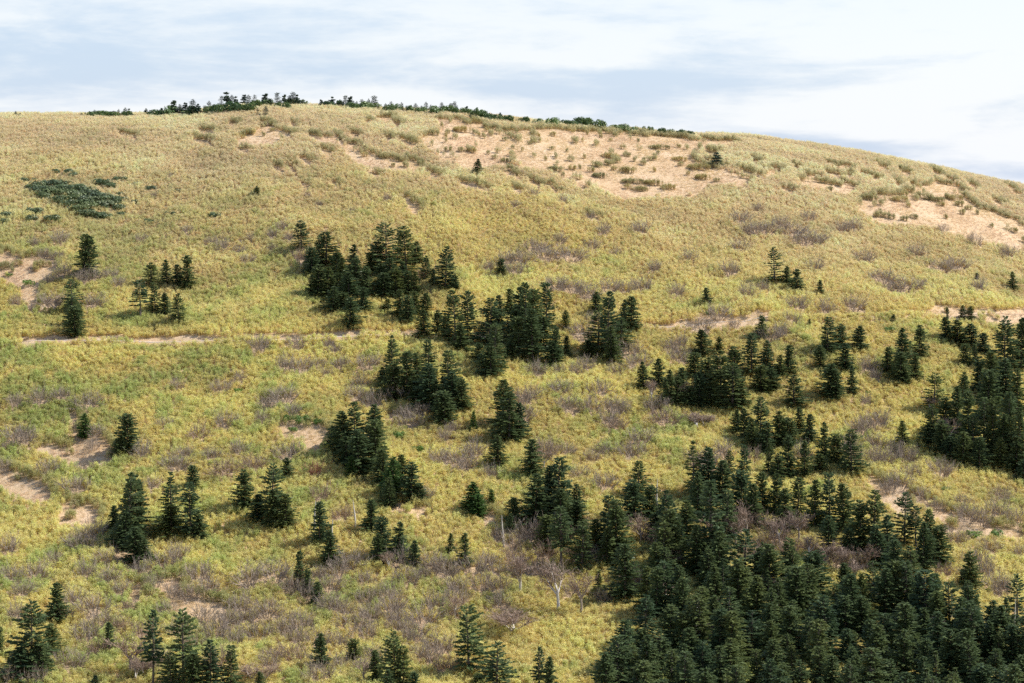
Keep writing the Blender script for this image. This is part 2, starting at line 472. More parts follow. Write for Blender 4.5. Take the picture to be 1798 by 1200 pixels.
# track ribbon
tp = np.arange(-80, 1890, 6.0)
td = track_d(tp)
Vt = []
for off in (-1.25, -0.4, 0.4, 1.25):
    d = td + off + 0.25 * vnoise(tp / 40.0, tp * 0 + off, 77)
    x = (tp - CX) / FPX * d
    Vt.append(np.stack([x, d, ground_z(x, d) + 0.06 + 0.05 * (abs(off) < 1)], 1))
Vt = np.stack(Vt, 1).reshape(-1, 3)
it = np.arange(len(tp) * 4).reshape(len(tp), 4)
Ft = np.stack([it[:-1, :-1].ravel(), it[1:, :-1].ravel(), it[1:, 1:].ravel(), it[:-1, 1:].ravel()], 1)
tag(link('track', mesh_np('track', Vt, Ft, [m_track], smooth=True)), kind='structure')

# ------------------------------------------------------------------ ground cover: dwarf bamboo and dry turf, as instances on points
def blades(rng, s, n, r, h0, h1, w0, w1, lean, m, top=None):
    for _ in range(n):
        a = rng.random() * 6.283; q = r * math.sqrt(rng.random())
        x, y = q * math.cos(a), q * math.sin(a)
        hh = rng.uniform(h0, h1)
        b = rng.random() * 6.283
        w = rng.uniform(w0, w1)
        dx, dy = math.cos(b) * w / 2, math.sin(b) * w / 2
        lx, ly = rng.uniform(-lean, lean) * hh, rng.uniform(-lean, lean) * hh
        s.quad((x - dx, y - dy, -0.1), (x + dx, y + dy, -0.1), (x + lx + dx * 0.5, y + ly + dy * 0.5, hh), (x + lx - dx * 0.5, y + ly - dy * 0.5, hh), m)
def leaves(rng, s, n, r, h0, h1, l0, l1, w, m, dome=True, cx=0, cy=0, upright=0.5):
    for _ in range(n):
        a = rng.random() * 6.283; u = math.sqrt(rng.random())
        x, y = cx + r * u * math.cos(a), cy + r * u * math.sin(a)
        top = h1 * (1 - 0.45 * u * u) if dome else h1
        z = h0 + (top - h0) * (1 - rng.random() ** 2)
        b = a + rng.gauss(0, 1.0)
        el = rng.uniform(-0.5, 0.7) * upright + rng.uniform(-0.2, 0.2)
        L = rng.uniform(l0, l1); ww = w * rng.uniform(0.6, 1.3)
        d = np.array((math.cos(b) * math.cos(el), math.sin(b) * math.cos(el), math.sin(el)))
        sd = np.array((-math.sin(b), math.cos(b), rng.uniform(-0.45, 0.45))); sd /= np.linalg.norm(sd)
        p0 = np.array((x, y, z))
        s.quad(p0 - sd * ww * 0.25, p0 + d * L * 0.5 - sd * ww * 0.5, p0 + d * L, p0 + d * L * 0.5 + sd * ww * 0.5, m)
src = bpy.data.collections.new("ground_cover_sources")
for i in range(7):
    rng = random.Random(100 + i)
    s = Soup()
    blades(rng, s, 12, 0.42, 0.7, 1.1, 0.03, 0.06, 0.16, 1)
    h = rng.uniform(1.0, 1.3)
    for k in range(4):
        a = rng.random() * 6.28; q = rng.uniform(0, 0.38)
        leaves(rng, s, 36, 0.35, 0.35, h * rng.uniform(0.85, 1.05), 0.16, 0.33, 0.105, 0, True, q * math.cos(a), q * math.sin(a), 0.8)
    o = bpy.data.objects.new(f"bamboo_source_{i}", s.mesh("bamboo_tuft", [M_bamboo, M_straw]))
    src.objects.link(o)
src2 = bpy.data.collections.new("dry_turf_sources")
for i in range(4):
    rng = random.Random(200 + i)
    s = Soup()
    blades(rng, s, 34, 0.45, 0.12, 0.40, 0.02, 0.05, 0.7, 0)
    o = bpy.data.objects.new(f"dry_grass_source_{i}", s.mesh("dry_grass_tuft", [M_bamboo, M_straw]))
    src2.objects.link(o)
def scatter(name, label, V, rot, scl, idx, tint, coll, normal_tilt=None):
    me = bpy.data.meshes.new(name)
    me.vertices.add(len(V)); me.vertices.foreach_set("co", V.astype(np.float32).ravel())
    a = me.attributes.new('rot', 'FLOAT_VECTOR', 'POINT'); a.data.foreach_set('vector', rot.astype(np.float32).ravel())
    a = me.attributes.new('scl', 'FLOAT_VECTOR', 'POINT'); a.data.foreach_set('vector', scl.astype(np.float32).ravel())
    a = me.attributes.new('pick', 'INT', 'POINT'); a.data.foreach_set('value', idx.astype(np.int32))
    a = me.attributes.new('tint', 'FLOAT_COLOR', 'POINT'); a.data.foreach_set('color', np.concatenate([tint, np.ones((len(tint), 1))], 1).astype(np.float32).ravel())
    o = link(name, me)
    tag(o, label, None, None, 'stuff')
    gn = bpy.data.node_groups.new(name + "_spread", 'GeometryNodeTree')
    gn.interface.new_socket("Geometry", in_out='INPUT', socket_type='NodeSocketGeometry')
    gn.interface.new_socket("Geometry", in_out='OUTPUT', socket_type='NodeSocketGeometry')
    gi = N(gn, 'NodeGroupInput'); go = N(gn, 'NodeGroupOutput')
    ci = N(gn, 'GeometryNodeCollectionInfo'); ci.inputs['Collection'].default_value = coll
    ci.inputs['Separate Children'].default_value = True; ci.inputs['Reset Children'].default_value = True
    ip = N(gn, 'GeometryNodeInstanceOnPoints'); ip.inputs['Pick Instance'].default_value = True
    def attr(nm, ty):
        n = N(gn, 'GeometryNodeInputNamedAttribute', data_type=ty); n.inputs['Name'].default_value = nm
        return n.outputs['Attribute']
    gn.links.new(gi.outputs[0], ip.inputs['Points'])
    gn.links.new(ci.outputs[0], ip.inputs['Instance'])
    gn.links.new(attr('pick', 'INT'), ip.inputs['Instance Index'])
    gn.links.new(attr('rot', 'FLOAT_VECTOR'), ip.inputs['Rotation'])
    gn.links.new(attr('scl', 'FLOAT_VECTOR'), ip.inputs['Scale'])
    gn.links.new(ip.outputs[0], go.inputs[0])
    md = o.modifiers.new("spread", 'NODES'); md.node_group = gn
    return o
# bare shrubs: (x, y, width) in photograph pixels; a fourth entry names another hue. Then evergreen and bright green bushes.
SH = [(1300,925,40,'brown'),(1335,915,40,'brown'),(1370,940,44,'brown'),(1400,925,40,'brown'),(1345,955,44,'brown'),(1310,970,40,'brown'),(1385,965,40,'brown'),(1470,985,44,'brown'),(1505,990,44,'brown'),(1535,980,40,'brown'),(1130,940,40,'brown'),(1160,955,40,'brown'),
(1110,1020,44,'brown'),(1140,1030,40,'brown'),(1420,965,36,'brown'),(1440,985,36,'brown'),(1270,950,36,'brown'),(560,1125,44),(600,1130,40),(660,1155,44),(430,1085,44),(380,1110,50),(340,1130,44,'brown'),(310,1110,36),(560,1160,40,'brown'),(470,1165,40),(520,1120,46),(850,1030,44),(880,1060,40),(940,1000,44,'brown'),(960,970,44,'brown'),
(800,1050,44),(730,1110,44),(690,1085,40),(760,1155,44),(1010,975,40,'brown'),(1050,980,36),(900,980,44,'brown'),(870,1000,40),(580,1030,40),(640,1020,36),(1020,920,40,'brown'),(990,940,40,'brown'),(1000,1040,30),(1060,1050,34),(30,1080,40),(110,1080,36),(170,1140,40,'brown'),(250,1000,36),(270,1025,36),(215,1035,36),(105,420,34),(60,428,22),(78,446,24),(110,477,34),(85,492,24),(167,486,30),(196,484,26),(207,498,26),(90,526,46),(165,530,40),(30,530,24),(55,541,18),(145,489,28),(100,452,22),(330,405,18),
(70,700,36),(108,695,30),(152,702,50),(310,678,26),(25,706,30),(388,682,34),(500,642,38),(530,642,42),(520,602,32),(455,606,42),(500,692,54),(470,712,36),(460,737,30),(515,722,30),(350,762,36,'brown'),(395,742,40),(310,812,50),(325,796,30),(400,822,52,'brown'),(446,816,40,'brown'),(505,792,50),(420,790,34),(372,800,30),(290,745,26),(420,665,22),
(30,762,52),(44,770,40),(10,786,22),(165,782,26),(168,760,32),(250,792,42),(135,852,50),(85,823,40),(5,821,32),(150,822,28),(270,852,30),(165,932,54),(142,952,50),(186,982,42),(15,962,42),(62,1006,52),(20,1012,40),(150,1004,42),(192,1016,42),(287,986,50),(312,976,40),(350,1006,52),(365,1032,44),(300,1042,32),(335,1046,36),(290,1072,36),(360,1082,42),(420,1062,44),(470,1072,52),(440,1012,60),(482,1002,60),(512,1032,42),(400,1092,52),(452,1112,52),(502,1102,50),(540,1042,40),(580,1062,46),(620,1092,58),(600,1072,40),(642,1112,42),(530,1092,52),(412,1122,42),(165,1062,60),(130,1052,42),(150,1112,52),(182,1092,42),(122,1162,52),(20,1192,42),(62,1192,42),(95,985,36),(40,1040,40),(225,1068,30,'brown'),(210,1100,34,'brown'),(255,1110,44,'brown'),(280,1160,44),(385,1158,50,'brown'),(520,1150,54,'brown'),(560,1185,50),(480,1150,40,'brown'),(600,1170,44),(640,1175,36),
(700,982,42),(615,986,52),(595,1002,42),(715,1016,42),(680,1042,42),(690,1062,50),(742,1082,60),(760,1062,42),(652,1082,46),(770,1132,52),(722,1122,42),(780,1002,52),(832,992,52),(760,992,42),(740,1012,30),(856,986,32),(930,932,52),(900,952,42),(872,942,32),(960,934,50,'brown'),(880,1030,36),(800,1030,40),(700,1100,44),(780,1170,44,'brown'),(740,1150,40),(795,1080,34,'brown'),(640,1050,38),
(560,642,26),(572,657,24),(600,642,30),(590,616,24),(576,606,20),(645,636,46),(625,692,36),(632,672,30),(655,702,42),(700,692,42),(720,737,46),(710,726,30),(737,722,30),(780,767,32),(796,752,24),(800,802,60),(832,792,42),(820,817,42),(770,802,32),(860,832,32),(920,702,30),(927,692,42),(915,727,46),(945,652,36),(985,682,36),(980,652,24),(1000,712,42),(1050,682,42),(1077,712,42),(1040,712,34),(1090,722,32),(1070,737,42),(1082,748,32,'brown'),(1170,732,52,'brown'),(1150,712,42),(1110,792,46),(1125,767,46),(1060,792,30),(995,792,30),(1040,802,30),(960,792,34),(1060,847,42),(1020,832,30),(1010,652,28),(1030,642,34),(1080,652,30),(1100,612,52),(1122,632,52),(1180,612,36),(1195,602,30),(1195,626,42),(1040,562,30),(1022,582,42),(1230,572,42),(1350,587,42),(1372,582,32),(1290,572,22),(1390,562,30),(560,1010,30),(690,830,26),(745,870,30),(655,775,30),
(1525,642,36),(1530,742,52),(1510,752,42),(1545,737,36),(1490,777,42),(1482,792,30),(1500,802,42),(1535,777,36),(1540,802,42),(1590,802,42),(1552,807,36),(1572,792,42),(1652,822,52),(1580,847,42),(1560,857,32),(1700,902,46),(1690,882,30),(1750,897,46),(1786,912,42),(1726,912,42),(1680,947,38),(1712,982,42),(1760,872,36),(1730,1002,42),(1752,1022,54),(1740,962,36),(1790,972,30),(1762,1037,36),(1230,802,52),(1270,792,42),(1250,812,52),(1322,802,32,'brown'),(1410,795,34),(1640,890,28),(1620,868,30),(1520,705,24),(1535,660,24),(1600,830,34),
(890,457,32),(910,452,42),(905,472,38),(860,472,26),(940,432,42),(985,422,26),(1000,442,60),(962,442,52),(1040,432,26),(990,353,22),(936,341,20),(1035,381,18),(1060,406,26),(1126,401,32),(1005,502,46),(1030,512,42),(1070,502,42),(1100,507,32),(1130,502,36),(975,497,42),(1190,512,32),(1210,452,28),(1282,472,36),(1300,432,32),(1320,402,42),(1342,397,52),(1390,402,46),(1410,412,60),(1430,417,42),(1372,392,32),(1302,382,36),(1420,382,26),(1330,367,20),(1480,402,32),(1500,397,28),(1430,467,30),(1520,452,36),(1550,482,52),(1590,492,60),(1570,502,46),(1610,442,32),(1650,462,52),(1682,462,42),(1710,422,32),(1655,402,20),(1720,502,32),(1770,442,32),(1312,512,32),(1340,507,24),(1260,547,42),(1400,532,42),(1450,542,32),(1500,532,46),(1080,445,22),(1150,470,24),(830,330,16),(905,360,16),
(370,427,20),(420,442,22),(480,412,22),(496,400,22),(478,438,18),(436,457,24),(390,432,30),(530,452,34,'brown'),(745,482,22),(508,420,18),(560,360,14),(250,420,20),(440,420,16),(620,372,14),(540,345,14),(680,350,16),(270,345,14),(300,310,12),
(553,828,36,'rust red'),(522,1024,32,'rust red'),(565,870,40,'brown'),(600,905,36,'brown'),(1250,925,30,'brown'),(1700,1010,34,'brown'),(955,790,40,'brown'),(1655,1005,34,'brown')]
EV = [(80,340,30),(112,332,30),(128,342,30),(146,342,28),(166,352,28),(176,360,30),(158,362,30),(140,356,28),(126,350,26),(190,360,26),(94,338,26),(56,330,30),(72,326,34),(90,322,34),(108,323,32),(124,328,34),(140,333,32),(156,339,34),(172,345,32),(188,350,30),(202,353,26),(66,336,26),(82,333,30),(100,333,30),(118,340,30),(136,346,28),(150,351,26),
(90,345,26),(104,352,28),(120,359,30),(136,367,30),(150,374,30),(164,378,30),(178,381,26),(188,382,18),(110,303,22),(128,309,14),(180,322,26),(196,328,22),(210,316,20),(214,344,14),(240,325,12),(215,378,16),(198,366,24),(206,358,18),(265,333,18),(60,373,26),(96,384,26),(56,386,20),(10,380,22),(8,390,18),(300,377,12),(378,381,16),(236,357,12),(312,337,10),(50,318,16),(262,391,14)]
GR = [(50,498,26),(1558,482,17),(1683,491,15),(1560,580,22),(16,484,14),(280,690,14),(418,687,20),(1525,690,14),(1710,940,34),(1748,938,30),(1660,860,22),(530,738,34),(505,735,26),(560,742,24),(515,755,20),(700,765,30),(735,790,26),(1240,550,14)]
rs = np.random.RandomState(7)
STEP = 0.90
ys = np.arange(322.0, 764.0, STEP)
pts = []
for y in ys:
    half = 0.2495 * y + 10
    st = STEP * (1.0 if y < 560 else 1.06)
    x = np.arange(-half, half, st)
    pts.append(np.stack([x + rs.uniform(-.5, .5, len(x)) * st, y + rs.uniform(-.5, .5, len(x)) * STEP], 1))
pts = np.concatenate(pts)
X, Y = pts[:, 0], pts[:, 1]
Z = ground_z(X, Y)
px = CX + FPX * X / Y
py = HOR - FPX * Z / Y
s_up = (Y - D0) / (D1 - D0)
n_big = fbm(X / 45.0, Y / 60.0, 41, 3); n_mid = fbm(X / 11.0, Y / 14.0, 45, 3); n_small = vnoise(X / 2.6, Y / 3.0, 49)
hgt = 1.42 + 0.26 * n_mid + 0.26 * n_small + 0.10 * sstep(9, 2, np.abs(Y - track_d(px) - 5))
bare = bare_mask(X, Y, Z, 1.15 * hgt)
keep = ~bare & (rs.rand(len(X)) > 0.02)
for lst, kx, off in ((SH, 0.46, 0.30), (EV, 0.42, 0.20), (GR, 0.42, 0.25)):
    for e in lst:
        xs, yd, zs_ = hit(e[0], e[1] + off * e[2])
        r = kx * e[2] * yd / FPX
        i = np.where((np.abs(X - xs) < r) & (np.abs(Y - yd) < r))[0]
        q = ((X[i] - xs) ** 2 + (Y[i] - yd) ** 2) / (r * r)
        keep[i[(q < 0.8) & (rs.rand(len(i)) < 0.93)]] = False
# colour of the stand: straw on the upper slope, yellower in the middle, greener and mixed low down on one side
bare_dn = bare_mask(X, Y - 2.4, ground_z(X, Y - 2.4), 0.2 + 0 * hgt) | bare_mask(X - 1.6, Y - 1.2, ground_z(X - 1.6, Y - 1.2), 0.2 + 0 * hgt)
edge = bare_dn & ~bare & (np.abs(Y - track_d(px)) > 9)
hgt = hgt * np.where(edge, 1.42, 1.0)
straw = np.array((0.80, 0.675, 0.445)); yellow = np.array((0.755, 0.67, 0.27)); olive = np.array((0.57, 0.59, 0.215)); green = np.array((0.40, 0.50, 0.17)); gold = np.array((0.78, 0.67, 0.275))
k_straw = np.clip(sstep(0.42, 0.84, s_up + 0.12 * n_big) + 0.14 * n_mid, 0, 1)[:, None]
col = yellow * (1 - k_straw) + straw * k_straw
drift = fbm(X / 24.0 + 0.4 * Y / 24.0, Y / 16.0, 91, 3)
hgt = hgt * (1 + 0.22 * drift)
side = sstep(900, 150, px)
k_green = np.clip(sstep(0.15, 0.75, 0.26 * n_big + 0.50 * n_mid + 0.30 * n_small + 0.24 * side + 0.16) * (1 - 0.75 * k_straw[:, 0]) , 0, 1)[:, None]
col = col * (1 - k_green) + (olive * 0.55 + green * 0.45) * k_green
k_gold = np.clip(sstep(0.25, 0.7, fbm(X / 17.0, Y / 26.0, 61, 3) + 0.15 * n_small) * 0.8, 0, 1)[:, None]
col = col * (1 - k_gold) + (gold * (1 - k_straw) + straw * k_straw) * k_gold
wt = np.abs(Y - track_d(px) - 3.5)
k_tr = (sstep(6, 1, wt) * 0.7)[:, None]
col = col * (1 - k_tr) + gold * k_tr
col = col * (1 + 0.14 * np.clip(drift * 1.6, -1, 1))[:, None]
col = col * (0.89 + 0.22 * rs.rand(len(X)))[:, None] * (1 + rs.uniform(-.045, .045, (len(X), 3)))
col = np.where(edge[:, None], 0.35 * col + 0.65 * np.array((0.33, 0.335, 0.15)), col)  # stand fronts over openings: olive, with their shade darkened into the tint
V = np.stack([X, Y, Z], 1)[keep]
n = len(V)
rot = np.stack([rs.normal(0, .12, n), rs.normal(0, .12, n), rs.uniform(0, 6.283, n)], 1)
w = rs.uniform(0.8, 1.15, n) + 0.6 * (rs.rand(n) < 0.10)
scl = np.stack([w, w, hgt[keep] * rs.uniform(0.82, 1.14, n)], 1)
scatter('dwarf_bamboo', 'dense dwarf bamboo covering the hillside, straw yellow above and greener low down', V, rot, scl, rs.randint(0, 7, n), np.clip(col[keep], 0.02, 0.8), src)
print('bamboo tufts', n)
# dry turf where the bamboo leaves the ground open
b_in = np.where(bare & (Y > 330) & (Y < 745))[0]
rep = np.repeat(b_in, 2)
Xb = X[rep] + rs.uniform(-.5, .5, len(rep)) * STEP; Yb = Y[rep] + rs.uniform(-.5, .5, len(rep)) * STEP
offtrack = (np.abs(Yb - track_d(CX + FPX * Xb / Yb)) > 1.5)
Xb, Yb = Xb[offtrack], Yb[offtrack]
keep2 = rs.rand(len(Xb)) < 0.48 + 0.40 * vnoise(Xb / 5, Yb / 7, 71)
Xb, Yb = Xb[keep2], Yb[keep2]
Zb = ground_z(Xb, Yb)
nb = len(Xb)
tb = np.array((0.74, 0.575, 0.385)) * (0.8 + 0.4 * rs.rand(nb))[:, None] + (vnoise(Xb / 9, Yb / 12, 73) * 0.06)[:, None] * np.array((0.4, 0.6, -0.2))
scatter('dry_grass', 'short tan dry grass on the openings in the bamboo', np.stack([Xb, Yb, Zb], 1), np.stack([rs.normal(0, .1, nb), rs.normal(0, .1, nb), rs.uniform(0, 6.28, nb)], 1),
        np.stack([rs.uniform(.7, 1.3, nb)] * 2 + [rs.uniform(.6, 1.3, nb)], 1), rs.randint(0, 4, nb), np.clip(tb, .05, .85), src2)
print('dry grass', nb)
# ------------------------------------------------------------------ plant builders (unit models, 10 m tall, shared by copies)
def fir_model(name, seed, style, needle, bark):
    rng = random.Random(seed)
    H = 10.0
    RAD, gap, nb, h0 = {'D': (2.7, 0.42, 8, 0.2), 'L': (2.8, 0.48, 8, 0.6), 'N': (1.7, 0.40, 7, 0.5), 'T': (2.3, 0.48, 8, 3.8), 'O': (3.0, 0.62, 7, 1.0)}[style]
    c = Soup(); tr = Soup()
    bend = (rng.uniform(-.16, .16), rng.uniform(-.16, .16))
    pw = rng.uniform(.52, .86); lop = rng.uniform(0.0, .34); lop_az = rng.random() * 6.283; blunt = rng.random() < .3; gaps = [rng.uniform(.15, .9) for _ in range(rng.choice((0, 1, 2, 2)))]
    ax = lambda z: np.array((bend[0] * math.sin(z / H * 3), bend[1] * math.sin(z / H * 2.4), z))
    zs = [-0.6, 0.2, 2, 4, 6, 8, 9.6]
    tr.tube([ax(z) for z in zs], [0.24, 0.19, 0.165, 0.13, 0.09, 0.05, 0.012], 6)
    z = h0
    missing = set()
    while z < H - 0.12:
        q = (z - h0) / (H - h0)
        prof = (1 - q) ** pw * (0.72 + 0.28 * min(1, q / 0.16 + 0.2))
        wh = rng.uniform(0.74, 1.08) if style == 'D' else rng.uniform(0.64, 1.10)
        if blunt and q > .8:
            wh *= 1.5
        if any(abs(q - g_) < .035 for g_ in gaps):
            wh *= .45
        n = max(4, int(round(nb * (1.0 if q < 0.85 else 0.7) + rng.uniform(-1, 1))))
        a0 = rng.random() * 6.283
        for k in range(n):
            if rng.random() < (0.06 if style == 'D' else 0.13):
                continue
            az = a0 + 6.283 * k / n + rng.uniform(-.3, .3)
            L = RAD * prof * wh * rng.uniform(0.66, 1.14) * (1 + lop * math.cos(az - lop_az)) + 0.12
            el = -0.16 + 0.75 * q ** 2 + rng.uniform(-.10, .10)
            zz = z + rng.uniform(-.12, .12)
            d = np.array((math.cos(az) * math.cos(el), math.sin(az) * math.cos(el), math.sin(el)))
            hz = np.array((math.cos(az), math.sin(az), 0)); sd = np.array((-math.sin(az), math.cos(az), 0))
            base = ax(zz)
            if style in 'LTO' and L > 0.7:
                tr.tube([base, base + d * L * 0.8], [0.035, 0.012], 3)
            m = max(3, int(L / 0.19))
            for j in range(m):
                tt = (j + 0.6 + rng.uniform(-.3, .3)) / m
                if tt < (0.10 if style == 'D' else 0.18):
                    continue
                p = base + d * L * tt + np.array((0, 0, 0.10 * L * tt * tt - 0.03))
                l = (0.16 + 0.34 * L * 0.55) * (1.12 - 0.75 * tt) * rng.uniform(0.7, 1.25)
                w = rng.uniform(0.18, 0.33)
                for sg in (-1, 1):
                    ang = rng.uniform(0.6, 1.15)
                    dirv = hz * math.cos(ang) + sd * sg * math.sin(ang)
                    dirv = dirv + np.array((0, 0, rng.uniform(-.38, .14)))
                    nrm = np.array((rng.uniform(-.45, .45), rng.uniform(-.45, .45), 1.0))
                    wv = np.cross(nrm, dirv); wv = wv / np.linalg.norm(wv) * w
                    c.quad(p - wv * .35, p + wv * .35, p + dirv * l + wv * .42, p + dirv * l * 0.86 - wv * .42)
                if rng.random() < 0.8:
                    up = np.array((rng.uniform(-.3, .3), rng.uniform(-.3, .3), 1.0)) * rng.uniform(0.14, 0.30)
                    e = hz * rng.uniform(.16, .40)
                    c.quad(p - e * .4 - up * .5, p + e * .6 - up * .5, p + e + up * .5, p - e * .2 + up * .7)
            tip = base + d * L
            e = hz * rng.uniform(.22, .40); wv = sd * rng.uniform(.08, .15)
            c.quad(tip - e * .5 - wv, tip - e * .5 + wv, tip + e + wv * .3, tip + e - wv * .3)
        z += gap * rng.uniform(0.8, 1.2) * (1.0 - 0.35 * q)
    for k in range(5):
        a = rng.random() * 6.283
        e = np.array((math.cos(a), math.sin(a), 0)) * 0.09
        b = ax(9.45 + 0.08 * k)
        c.quad(b - e, b + e, b + e * .3 + np.array((0, 0, .32)), b - e * .3 + np.array((0, 0, .32)))
    return {'crown': c.mesh(name + '_crown', [needle]), 'trunk': tr.mesh(name + '_trunk', [bark]), 'r': RAD}

def pine_model(name, seed, needle, bark):
    """weather-beaten ridge pine: a crooked trunk and a few flat pads"""
    rng = random.Random(seed)
    c = Soup(); tr = Soup()
    lean = rng.uniform(-.10, .10)
    ax = lambda z: np.array((lean * z + 0.25 * math.sin(z * 0.7 + seed), 0.15 * math.sin(z * 0.5 + seed * 2), z))
    tr.tube([ax(z) for z in (-.6, 1, 3, 5, 7, 8.6, 9.6)], [.28, .24, .20, .17, .12, .08, .03], 5)
    nlimb = rng.randint(20, 27)
    for k in range(nlimb):
        z = 0.8 + 8.6 * rng.random() ** 0.9 if k > 2 else 9.2 + 0.25 * k
        q = z / 10
        L = (0.35 + 2.5 * max(0, 1 - q) ** 0.8) * rng.uniform(0.40, 1.1)
        az = rng.random() * 6.283
        d = np.array((math.cos(az), math.sin(az), rng.uniform(-.05, .35)))
        b = ax(z)
        tr.tube([b, b + d * L * .5 + np.array((0, 0, .1)), b + d * L], [.07, .05, .02], 3)
        for j in range(int(24 + 26 * L)):
            tt = rng.uniform(0.25, 1.08)
            rad = (0.28 + 0.30 * L * 0.5) * (1 - 0.4 * abs(tt - .65))
            p = b + d * L * tt + np.array((rng.gauss(0, rad * .55), rng.gauss(0, rad * .55), rng.uniform(-.35, .55)))
            e = np.array((rng.gauss(0, 1), rng.gauss(0, 1), rng.gauss(0, .7))); e = e / np.linalg.norm(e) * rng.uniform(.20, .40)
            f = np.array((rng.gauss(0, 1), rng.gauss(0, 1), rng.gauss(0, .7))); f = np.cross(e, f); f = f / np.linalg.norm(f) * rng.uniform(.12, .24)
            c.quad(p - e - f * .4, p + e * .2 - f, p + e + f * .4, p - e * .2 + f)
    return {'crown': c.mesh(name + '_crown', [needle]), 'trunk': tr.mesh(name + '_trunk', [bark]), 'r': 2.6}

def bush_model(name, seed, leaf, n=520, flat=0.75):
    """leafy evergreen bush: lobes of leaf-sized faces, radius 1, about 1 tall"""
    rng = random.Random(seed)
    c = Soup()
    lobes = [(rng.uniform(-.55, .55), rng.uniform(-.55, .55), rng.uniform(.28, .5), rng.uniform(.30, .52)) for _ in range(7)]
    for _ in range(n):
        lx, ly, lz, lr = rng.choice(lobes)
        v = np.array((rng.gauss(0, 1), rng.gauss(0, 1), rng.gauss(0, 1) + .35)); v /= np.linalg.norm(v)
        p = np.array((lx, ly, lz)) + v * lr * rng.uniform(.72, 1.08) * np.array((1, 1, flat))
        p[2] = max(p[2], rng.uniform(-.05, .1))
        e = np.cross(v, np.array((rng.gauss(0, 1), rng.gauss(0, 1), rng.gauss(0, 1)))); e = e / np.linalg.norm(e) * rng.uniform(.05, .10)
        f = np.cross(v + np.array((rng.gauss(0, .5), rng.gauss(0, .5), rng.gauss(0, .5))), e); f = f / np.linalg.norm(f) * rng.uniform(.04, .08)
        c.quad(p - e, p - f, p + e, p + f)
    return c.mesh(name, [leaf])

def twig_fan(rng, s, root, d, L, w, depth, m=0):
    """a stem that forks into finer twigs, as narrow strips"""
    k = 2
    p = np.array(root, float); d = np.array(d, float); d /= np.linalg.norm(d)
    sd = np.cross(d, (rng.gauss(0, 1), rng.gauss(0, 1), rng.gauss(0, 1))); sd /= np.linalg.norm(sd) + 1e-9
    pts = [p]
    for i in range(k):
        d = d + np.array((rng.gauss(0, .14), rng.gauss(0, .14), rng.gauss(0, .10))); d /= np.linalg.norm(d)
        pts.append(pts[-1] + d * L / k)
    for i in range(k):
        w0 = w * (1 - .35 * i); w1 = w * (1 - .35 * (i + 1))
        s.quad(pts[i] - sd * w0 / 2, pts[i] + sd * w0 / 2, pts[i + 1] + sd * w1 / 2, pts[i + 1] - sd * w1 / 2, m)
    if depth > 0:
        for _ in range(rng.choice((3, 4, 4))):
            t = rng.uniform(.35, 1.0)
            q = pts[0] + (pts[-1] - pts[0]) * t
            nd = d + np.array((rng.gauss(0, .55), rng.gauss(0, .55), rng.gauss(.1, .40)))
            twig_fan(rng, s, q, nd, L * rng.uniform(.38, .62), w * .6, depth - 1, m)
def shrub_model(name, seed, twig, stems=40):
    rng = random.Random(seed)
    s = Soup()
    for k in range(stems):
        a = rng.random() * 6.283; u = math.sqrt(rng.random())
        root = (u * .30 * math.cos(a), u * .30 * math.sin(a), -.12)
        tilt = u * 1.0 + rng.uniform(-.1, .2)
        d = (math.sin(tilt) * math.cos(a), math.sin(tilt) * math.sin(a), math.cos(tilt))
        twig_fan(rng, s, root, d, rng.uniform(.60, .85), .034, 2)
    return s.mesh(name, [twig])
def bare_tree_model(name, seed, bark, twig, stems=1, low=False):
    rng = random.Random(seed)
    tr = Soup(); c = Soup()
    for k in range(stems):
        a = rng.random() * 6.283
        lean = .06 if stems == 1 else .42
        x0 = 0 if stems == 1 else .35
        base = np.array((x0 * math.cos(a), x0 * math.sin(a), -.6))
        fork = 2.2 if low else rng.uniform(3.6, 4.6)
        dirv = np.array((lean * math.cos(a), lean * math.sin(a), 1.0))
        pts = [base, base + dirv * fork * .5 + np.array((rng.uniform(-.15, .15), rng.uniform(-.15, .15), 0)), base + dirv * fork]
        tr.tube(pts, [.27, .21, .17], 5)
        top = pts[-1]
        for j in range(5 if stems == 1 else 3):
            b = rng.random() * 6.283
            tilt = rng.uniform(.25, .85)
            d = np.array((math.sin(tilt) * math.cos(b), math.sin(tilt) * math.sin(b), math.cos(tilt)))
            L = rng.uniform(2.2, 3.4)
            start = top - dirv * rng.uniform(0, fork * .25)
            mid = start + d * L * .5; end = start + d * L + np.array((0, 0, .4))
            tr.tube([start, mid, end], [.13, .09, .04], 4)
            for i in range(16):
                t = rng.uniform(.25, 1.0)
                p = start + (end - start) * t
                nd = d + np.array((rng.gauss(0, .6), rng.gauss(0, .6), rng.gauss(.25, .4)))
                twig_fan(rng, c, p, nd, rng.uniform(1.2, 2.2), .10, 2)
    return {'trunk': tr.mesh(name + '_trunk', [bark]), 'crown': c.mesh(name + '_crown', [twig]), 'r': 3.0}
def dead_model(name, seed, bark):
    rng = random.Random(seed)
    tr = Soup()
    b = rng.uniform(-.25, .25)
    ax = lambda z: np.array((b * math.sin(z * .3), .2 * math.sin(z * .35 + seed), z))
    tr.tube([ax(z) for z in (-.6, 2, 4, 6, 8, 10)], [.30, .26, .22, .17, .12, .04], 5)
    br = Soup()
    for k in range(16):
        z = rng.uniform(2.5, 9.6); a = rng.random() * 6.283
        L = rng.uniform(.35, 1.3) * (1.1 - z / 12)
        d = np.array((math.cos(a), math.sin(a), rng.uniform(-.2, .5)))
        br.tube([ax(z), ax(z) + d * L], [.045, .012], 3)
    return {'trunk': tr.mesh(name + '_trunk', [bark]), 'crown': br.mesh(name + '_branches', [bark]), 'r': 1.0}
